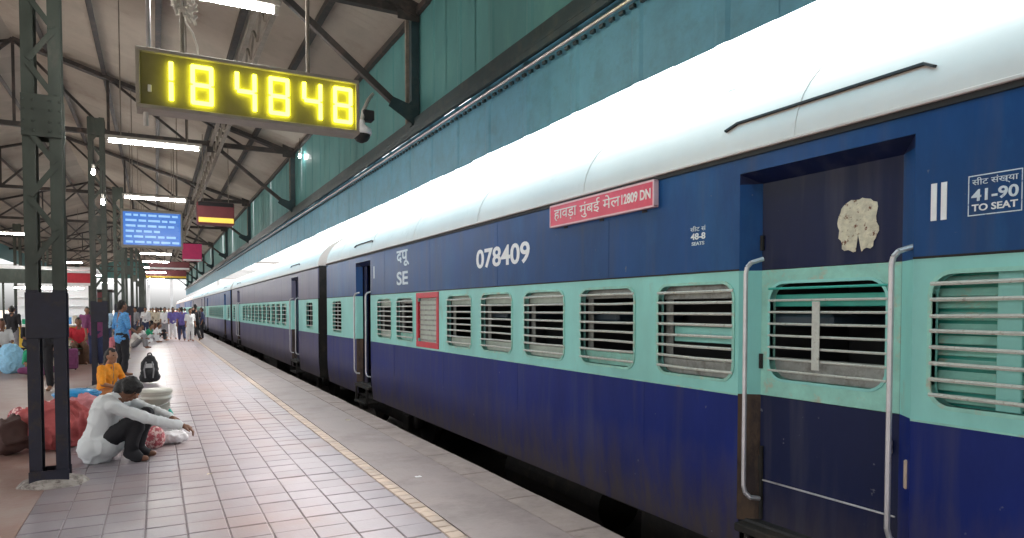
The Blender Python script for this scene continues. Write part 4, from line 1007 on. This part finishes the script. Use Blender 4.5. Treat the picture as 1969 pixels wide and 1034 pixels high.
# (pose, x, y, turn, scale, shirt, trousers, label)
CROWD = [
 ('stand', .42, 41.1, 160, 1.0, W_, GREY, 'person in white shirt and grey trousers in the far crowd'),
 ('walk', .77, 39.5, 185, 1.0, PUR, W_, 'person in purple shirt and white trousers walking up the platform'),
 ('walk', 1.12, 37.3, 5, 1.0, PUR, NAVY, 'person in purple shirt and navy trousers walking away'),
 ('stand', 1.46, 36.5, 200, .95, W_, W_, 'person all in white in front of the far crowd'),
 ('walk', 1.72, 37.0, 20, 1.08, K_, K_, 'tall person all in black beside the train'),
 ('stand', 2.12, 38.8, 90, 1.0, NAVY, K_, 'person in navy shirt closest to the coach doors'),
 ('bent', .02, 42.9, 150, 1.0, CRM, BRN, 'person in cream shirt and brown trousers in the far crowd'),
 ('stand', 2.40, 44.2, 80, 1.0, PUR, K_, 'person in purple shirt and black trousers at the platform edge'),
 ('stand', -.9, 38.4, 120, 1.0, GREY, NAVY, 'person in grey shirt standing left of the far crowd'),
 ('sari', -1.2, 40.8, 200, .95, PINK, PINK, 'person in pink sari standing beside the far pillar'),
 ('stand', -1.77, 42.3, 170, 1.0, W_, BRN, 'person in white shirt and brown trousers behind the pillar row'),
 ('walk', -1.45, 43.7, 180, 1.0, PLUM, K_, 'person in plum shirt walking behind the pillar row'),
 ('stand', .95, 64.5, 180, 1.0, W_, K_, 'small distant person in white shirt and black trousers'),
 ('walk', 1.58, 64.2, 0, 1.0, RED, K_, 'small distant person in red shirt'),
 ('stand', 2.11, 62.1, 90, 1.0, W_, NAVY, 'small distant person in white shirt by the platform edge'),
 ('walk', -.45, 69.2, 180, 1.0, YEL, BRN, 'small distant person in yellow shirt'),
 ('stand', .16, 61.4, 150, 1.0, NAVY, NAVY, 'small distant person all in navy'),
 ('sari', .61, 70.8, 180, 1.0, GREEN, GREEN, 'small distant person in green sari'),
 ('stand', 2.45, 60.2, 100, 1.0, GREY, K_, 'small distant person in grey shirt next to the train'),
 ('stand', -.81, 65.5, 200, 1.0, W_, GREY, 'small distant person in white shirt and grey trousers left of the crowd'),
 ('knees', -.35, 36.2, 250, 1.0, GREEN, W_, 'person in green shirt and white trousers sitting on the floor'),
 ('sit', -.66, 35.2, 230, 1.0, W_, W_, 'person all in white sitting on the floor left of the far crowd'),
 ('knees', -.02, 38.0, 260, 1.0, W_, K_, 'person in white shirt and black trousers sitting with knees up'),
 ('seat', -3.55, 21.6, 200, 1.0, W_, BRN, 'person in white shirt seated at the far left edge'),
 ('seat', -3.30, 24.2, 215, 1.0, K_, K_, 'person all in black seated near the left edge'),
 ('seat', -1.98, 22.9, 190, 1.0, RED, BRN, 'person in red shirt seated on a trunk left of the second pillar'),
 ('stand', -1.45, 21.4, 200, 1.0, PLUM, NAVY, 'person in plum shirt and navy trousers standing just left of the blue shirted man'),
 ('sari', -2.15, 28.0, 170, .98, PLUM, PLUM, 'person in plum sari standing by the stall'),
 ('stand', -1.76, 31.3, 190, 1.0, LBLUE, NAVY, 'person in pale blue shirt beside the third pillar'),
 ('bent', -1.92, 15.6, 160, 1.02, K_, K_, 'person in black jacket standing behind the front pillar'),
 ('seat', -2.97, 25.4, 180, 1.0, YEL, GREY, 'person in yellow shirt seated behind the front pillar'),
 ('stand', -5.9, 38.1, 150, 1.0, W_, NAVY, 'person in white shirt and navy trousers at the left row of pillars'),
 ('stand', -5.4, 40.8, 170, 1.0, GREY, BRN, 'person in grey shirt and brown trousers at the left row of pillars'),
 ('walk', -4.6, 33.0, 120, 1.0, W_, K_, 'person in white shirt walking through the left waiting area'),
 ('sitsari', -2.55, 19.4, 200, 1.0, GREEN, PLUM, 'person in green top and plum sari sitting on the floor left of the pillars'),
 ('walk', 1.25, 45.5, 175, 1.0, W_, BRN, 'person in white shirt and brown trousers walking beyond the purple shirts'),
 ('stand', .95, 47.0, 200, 1.0, NAVY, GREY, 'person in navy shirt and grey trousers deep in the far crowd'),
 ('walk', 1.85, 43.0, 190, 1.0, LBLUE, K_, 'person in pale blue shirt and black trousers near the train'),
 ('stand', .25, 46.0, 30, 1.0, K_, BRN, 'person in black shirt and brown trousers deep in the far crowd'),
 ('bent', -.55, 45.0, 160, 1.0, W_, NAVY, 'person in white shirt and navy trousers left in the far crowd'),
 ('stand', 2.25, 48.5, 120, 1.0, W_, K_, 'person in white shirt and black trousers by the far coach door'),
 ('walk', -.2, 52.0, 180, 1.0, CRM, K_, 'person in cream shirt and black trousers at the back of the crowd'),
 ('walk', 1.5, 53.0, 10, 1.0, W_, PUR, 'person in white shirt and purple trousers at the back of the crowd'),
 ('knees', -.78, 31.0, 255, 1.0, W_, GREY, 'person in white shirt and grey trousers sitting near the third pillar'),
 ('sit', -1.3, 27.0, 240, 1.0, PINK, CRM, 'person in pink top sitting on the floor between the pillars'),
 ('seat', -4.5, 26.0, 170, 1.0, BRN, K_, 'person in brown shirt seated in front of the stall'),
 ('stand', -2.75, 34.5, 190, 1.0, W_, BRN, 'person in white shirt and brown trousers right of the stall'),
 ('stand', -3.9, 37.5, 190, 1.0, NAVY, K_, 'person in navy shirt and black trousers behind the stall'),
 ('stand', -2.5, 38.8, 170, 1.0, K_, NAVY, 'person in black shirt and navy trousers left of the far pillars'),
 ('sari', -3.2, 41.0, 190, .97, RED, RED, 'person in red sari in the left background'),
 ('stand', -4.4, 42.5, 160, 1.0, BRN, K_, 'person in brown shirt and black trousers in the left background'),
 ('walk', -5.0, 29.0, 100, 1.0, NAVY, GREY, 'person in navy shirt and grey trousers walking past the stall'),
 ('sit', -3.9, 23.0, 220, 1.0, GREY, NAVY, 'person in grey shirt sitting on the floor at the left edge'),
 ('knees', -2.35, 24.6, 240, 1.0, CRM, GREEN, 'person in cream shirt and green trousers sitting by the trunks'),
 ('sitsari', -1.75, 26.0, 210, 1.0, PLUM, YEL, 'person in plum top and yellow sari sitting between the pillars'),
 ('stand', -3.35, 27.6, 10, 1.0, PUR, K_, 'person in purple shirt standing at the stall counter'),
 ('stand', -4.25, 27.7, 350, 1.0, K_, GREY, 'person in black shirt and grey trousers at the stall counter'),
 ('walk', -2.2, 36.0, 175, 1.0, W_, NAVY, 'person in white shirt and navy trousers walking left of the pillars'),
 ('stand', -5.2, 46.0, 180, 1.0, PLUM, K_, 'person in plum shirt and black trousers far in the left background'),
 ('stand', -3.8, 48.0, 180, 1.0, NAVY, BRN, 'person in navy shirt and brown trousers far in the left background'),
]
for (ps, x, y, rz, sc, sh, tr, lab) in CROWD:
    z = 0 if ps != 'seat' else -.04
    place_person(proto(ps), (x, y, 0), R(rz), lab, sh, tr, random.choice((SKIN, SKIN2)), 'people waiting on the platform', sc)

# ------------------------------------------------------------ luggage and goods
def soft(name, c, r, m, label, cat, seed=1, voxel=.014, fold=.075, extra=(), fs=6.0, flat=True):
    """soft sack: squashed, creased, flat underneath"""
    prims = [('e', (0,0,r[2]*.85), r)] + list(extra)
    me = blob(prims, voxel, 3, fold, fs, seed)
    for v in me.vertices: v.co.z = max(v.co.z, 0.002)
    me.materials.append(m)
    o = bpy.data.objects.new(name, me); COL.objects.link(o); o.location = c
    return tag(o, label, cat)
CHECK = mat('cloth_red_check', (.42,.09,.11), .85, .5, 22, col2=(.75,.55,.52), mask_scale=18, mask=(.5,.56), bump=.4, bscale=25)
soft('cloth_bundle', (-1.02, 9.1, 0), (.34,.36,.30), cloth('coral', (.46,.10,.10)), 'large coral red cloth bundle behind the front pillar', 'bundle', 2, extra=[('c', (0,0,.42), .10, (.05,0,.56), .05)])
soft('cloth_bundle', (-.72, 9.75, 0), (.38,.34,.27), cloth('rose', (.60,.25,.27)), 'pale pink bundle beside the squatting man', 'bundle', 5)
soft('sack', (-1.40, 8.9, 0), (.20,.22,.21), cloth('dark_brown', (.07,.035,.03)), 'dark brown sack at the far left of the bundles', 'sack', 8)
soft('cloth_bundle', (-1.30, 9.9, 0), (.30,.30,.22), CHECK, 'red checked bundle left of the front pillar', 'bundle', 11)
soft('checked_bag', (-.04, 8.55, 0), (.11,.13,.13), CHECK, 'small red checked bag beyond the man knees', 'bag', 14, fold=.02)
soft('plastic_bag', (.14, 8.75, 0), (.17,.12,.075), cloth('poly_white', (.70,.68,.70), .06), 'white plastic bag lying under the stretched arm', 'bag', 17, fold=.03, fs=14)
soft('paper_sack', (-.22, 10.0, 0), (.17,.16,.18), cloth('kraft', (.30,.19,.10)), 'small brown sack in front of the white bucket', 'sack', 21, fold=.03)
soft('plastic_bag', (-3.15, 20.2, .0), (.30,.26,.40), cloth('poly_blue', (.30,.58,.80), .2), 'pale blue plastic bag with white side at the left edge', 'bag', 23, .02, .04)
# blue basin on the bundles
t = thing('basin', (-1.0, 11.2, 0), 'shiny blue plastic basin standing behind the pink bundle', 'basin')
BASIN = mat('plastic_blue', (.03,.30,.62), .3, .2, 5)
MB().lathe((-1.0, 11.2, 0), [(.20,0),(.24,.10),(.275,.34),(.285,.36),(.30,.365),(.30,.385),(.27,.385),(.22,.30)], 24).build('bowl', BASIN, t, True)
MB().lathe((-1.0, 11.2, .385), [(.272,0),(.25,.03),(.12,.055),(.02,.06)], 24).build('lid', BASIN, t, True)
# white bucket with lid
t = thing('bucket', (-.02, 10.35, 0), 'white plastic bucket with lid behind the squatting man', 'bucket')
BUCK = mat('plastic_white', (.52,.53,.46), .4, .06, 6)
MB().lathe((-.02, 10.35, 0), [(.145,0),(.150,.01),(.175,.34),(.192,.345),(.192,.365),(.178,.37),(.181,.40),(.196,.405),(.196,.425),(.184,.43),(.186,.455)], 28).build('body', BUCK, t, True)
MB().lathe((-.02, 10.35, .452), [(.200,-.03),(.203,0),(.19,.018),(.05,.022)], 28).build('lid', BUCK, t, True)
b = MB(); pts = [(-.02+.20*math.cos(a), 10.35-.06-.14*math.sin(a), .40-.14*math.sin(a)) for a in [math.pi*i/10 for i in range(11)]]
b.tube(pts, .005, n=6); b.build('handle', STEEL, t)
t = thing('water_bottle', (.145, 10.15, 0), 'small teal bottle at the foot of the white bucket', 'bottle')
MB().lathe((.145, 10.15, 0), [(.036,0),(.04,.01),(.04,.15),(.03,.18),(.014,.205),(.014,.22)], 14).build('body', mat('plastic_teal', (.02,.40,.32), .3, .1, 6), t, True)
MB().lathe((.145, 10.15, .22), [(.018,0),(.018,.025)], 12).build('cap', WHITE, t)
# backpack
t = thing('backpack', (-.14, 16.2, 0), 'black backpack standing alone on the paving', 'backpack')
me = blob([('e', (0,0,.30), (.17,.13,.30)), ('c', (-.09,0,.12), .11, (.09,0,.12), .11), ('c', (-.08,-.08,.22), .09, (.08,-.08,.22), .09)], .012, 3, .02, 9, 4)
for v in me.vertices: v.co.z = max(v.co.z, .0)
me.materials.append(cloth('bag_black', (.03,.032,.036))); o = bpy.data.objects.new('main_pack', me); COL.objects.link(o); o.parent = t
b = MB(); b.tube([(-.22, 16.03, .12), (-.24, 15.99, .3), (-.20, 16.02, .46)], .014).tube([(-.08, 16.0, .12), (-.06, 15.98, .3), (-.09, 16.02, .46)], .014)
b.build('strap', mat('strap_grey', (.25,.25,.26), .7), t)
MB().tube([(-.18, 16.2, .57), (-.16, 16.2, .63), (-.11, 16.2, .63), (-.09, 16.2, .57)], .012).build('top_handle', BLACK, t)
MB().bbox(-.22, -.06, 16.0, 16.02, .33, .42, .006).build('label_patch', mat('patch_grey', (.45,.46,.47), .6), t)
# trunks the seated people sit on
for (x, y, m, lab) in ((-1.98, 22.86, BRN, 'brown metal trunk under the person in red'), (-3.30, 24.15, K_, 'black trunk under the person all in black'), (-3.55, 21.56, NAVY, 'navy trunk under the person in white at the left edge'), (-2.97, 25.36, GREY, 'grey trunk under the person in yellow'), (-4.5, 25.96, PLUM, 'plum trunk under the person in brown')):
    t = thing('trunk', (x, y, 0), lab, 'trunk')
    MB().bbox(x-.36, x+.36, y-.2, y+.2, 0, .33, .02).build('body', m, t)
    MB().bbox(x-.37, x+.37, y-.21, y+.21, .332, .43, .02).build('lid', m, t)
    MB().bbox(x-.05, x+.05, y-.225, y-.2, .27, .36, .005).build('clasp', STEEL, t)

# ------------------------------------------------------------ stall and far things
st = thing('kiosk', (-3.3, 29.5, 0), 'platform food stall with white shelves, red boards and yellow counter', 'stall')
MB().bbox(-4.6, -2.05, 28.6, 31.2, 0, .95, .02).build('counter', YELLOW, st)
MB().bbox(-4.65, -2.0, 28.5, 31.3, .95, 1.02, .01).build('counter_top', WHITE, st)
MB().bbox(-4.6, -2.05, 31.1, 31.2, 1.02, 2.6, .01).build('back_wall', WHITE, st)
MB().bbox(-4.75, -1.9, 28.4, 31.4, 2.95, 3.05, .01).build('stall_roof', WHITE, st)
MB().bbox(-4.75, -3.0, 28.36, 28.395, 2.45, 2.94, .006).build('name_board', PILG, st)
MB().bbox(-2.95, -1.9, 28.36, 28.395, 2.45, 2.94, .006).build('red_board', REDF, st)
for z in (2.40, 2.84): MB().bbox(-2.9, -1.95, 28.33, 28.36, z, z+.09, .004).build('white_stripe', WHITE, st)
for x in (-4.6, -2.1): MB().bbox(x-.03, x+.03, 28.45, 28.51, 1.02, 2.95, .005).build('stall_post', PILG, st)
for z in (1.35, 1.68, 2.0): MB().bbox(-4.55, -2.1, 30.7, 31.1, z, z+.03, .004).build('shelf', WHITE, st)
for k in range(14):
    x = -4.4 + k*.165; z = random.choice((1.03,)); hgt = random.uniform(.14,.3)
    cm = random.choice((RED, YEL, W_, GREEN, B_, CRM))
    MB().bbox(x-.06, x+.06, 28.7, 28.85, z, z+hgt, .01).build('packet', cm, st)
MB().bbox(-4.3, -2.3, 28.55, 28.6, 2.28, 2.33, .004).build('lamp_strip', mat('stall_lamp', (.9,.9,.9), .5, 0, emit=(1,1,.96), estr=12), st)
# footbridge across the tracks beyond the end of the canopy
fb = thing('footbridge', (0, 120, 0), 'pale covered footbridge crossing the tracks far down the platform', 'footbridge')
FBM = mat('bridge_pale', (.42,.44,.45), .7, .15, 1.5)
MB().bbox(-30, 30, 119, 122, 6.6, 7.0, .03).build('deck', FBM, fb)
MB().bbox(-30, 30, 119, 119.1, 7.0, 8.1, .02).build('parapet', FBM, fb)
MB().bbox(-30, 30, 118.6, 122.4, 9.4, 9.6, .02).build('bridge_roof', FBM, fb)
for x in (-24, -16, -8.0, -1, 2.2, 9, 17, 25):
    MB().bbox(x-.2, x+.2, 119.3, 119.7, -1.2, 6.6, .02).build('pier', FBM, fb)
for k in range(25): MB().box(-30+k*2.5-.06, -30+k*2.5+.06, 119.0, 119.12, 8.1, 9.4).build('roof_post', FBM, fb)

# scraps of litter on the paving
def scrap(x, y, r, m, label, seed):
    bm = bmesh.new(); bmesh.ops.create_grid(bm, x_segments=5, y_segments=5, size=r)
    for v in bm.verts:
        v.co = Vector((v.co.x + x + r*.3*noise.noise(v.co*20+Vector((seed,0,0))), v.co.y*.8 + y, .004 + .018*abs(noise.noise(v.co*30+Vector((0,seed,0))))))
    b = MB(); b.bm(bm); tag(b.build('paper_scrap', m), label, 'litter')
scrap(2.12, 5.9, .028, WHITE, 'small white paper scrap on the apron near the platform edge', 3)
scrap(.42, 6.9, .022, CRM, 'tiny cream paper scrap on the paving in the foreground', 7)
scrap(2.35, 9.4, .03, CRM, 'cream paper scrap farther along the platform edge', 11)

# closed kiosk and luggage in the left waiting area
k2 = thing('kiosk', (-4.6, 47, 0), 'closed dark green kiosk in the left background behind the stall', 'kiosk')
MB().bbox(-6.6, -2.6, 50, 53, 0, 2.7, .02).build('cabin', PILG, k2)
MB().bbox(-6.8, -2.4, 49.6, 53.2, 2.7, 2.82, .02).build('kiosk_roof', TRUSS, k2)
for i in range(5): MB().bbox(-6.4+i*.76, -5.72+i*.76, 49.95, 50.0, .2, 2.2, .01).build('shutter_panel', BRN, k2)
MB().bbox(-6.5, -2.7, 49.9, 49.96, 2.3, 2.65, .01).build('sign_board', MAROON, k2)
def suitcase(x, y, w_, h, d, m, label):
    t = thing('suitcase', (x, y, 0), label, 'suitcase')
    MB().bbox(x-w_/2, x+w_/2, y-d/2, y+d/2, .03, h, .03).build('shell', m, t)
    for sx in (-1, 1): MB().cyl((x+sx*w_*.36, y-.03, .02), (x+sx*w_*.36, y+.03, .02), .02, n=8).build('wheel', BLACK, t)
    MB().tube([(x-.06, y, h), (x-.06, y, h+.05), (x+.06, y, h+.05), (x+.06, y, h)], .01).build('handle', BLACK, t)
    MB().bbox(x-w_*.38, x+w_*.38, y-d/2-.02, y-d/2, .12, h*.6, .01).build('front_pocket', m, t)
suitcase(-2.55, 21.7, .46, .68, .26, NAVY, 'navy suitcase standing in front of the seated people')
suitcase(-2.0, 20.6, .40, .55, .24, PLUM, 'plum suitcase left of the second pillar')
suitcase(-3.95, 22.2, .48, .7, .26, K_, 'black suitcase at the left edge beside the blue bag')
soft('cloth_bundle', (-2.35, 20.9, 0), (.26,.24,.20), CRM, 'cream cloth bundle beside the plum suitcase', 'bundle', 31, .02)
soft('cloth_bundle', (-1.55, 24.3, 0), (.26,.26,.22), GREEN, 'green cloth bundle by the third pillar', 'bundle', 33, .02)
soft('sack', (-3.0, 22.4, 0), (.28,.26,.26), YEL, 'yellow sack among the seated people on the left', 'sack', 35, .02)
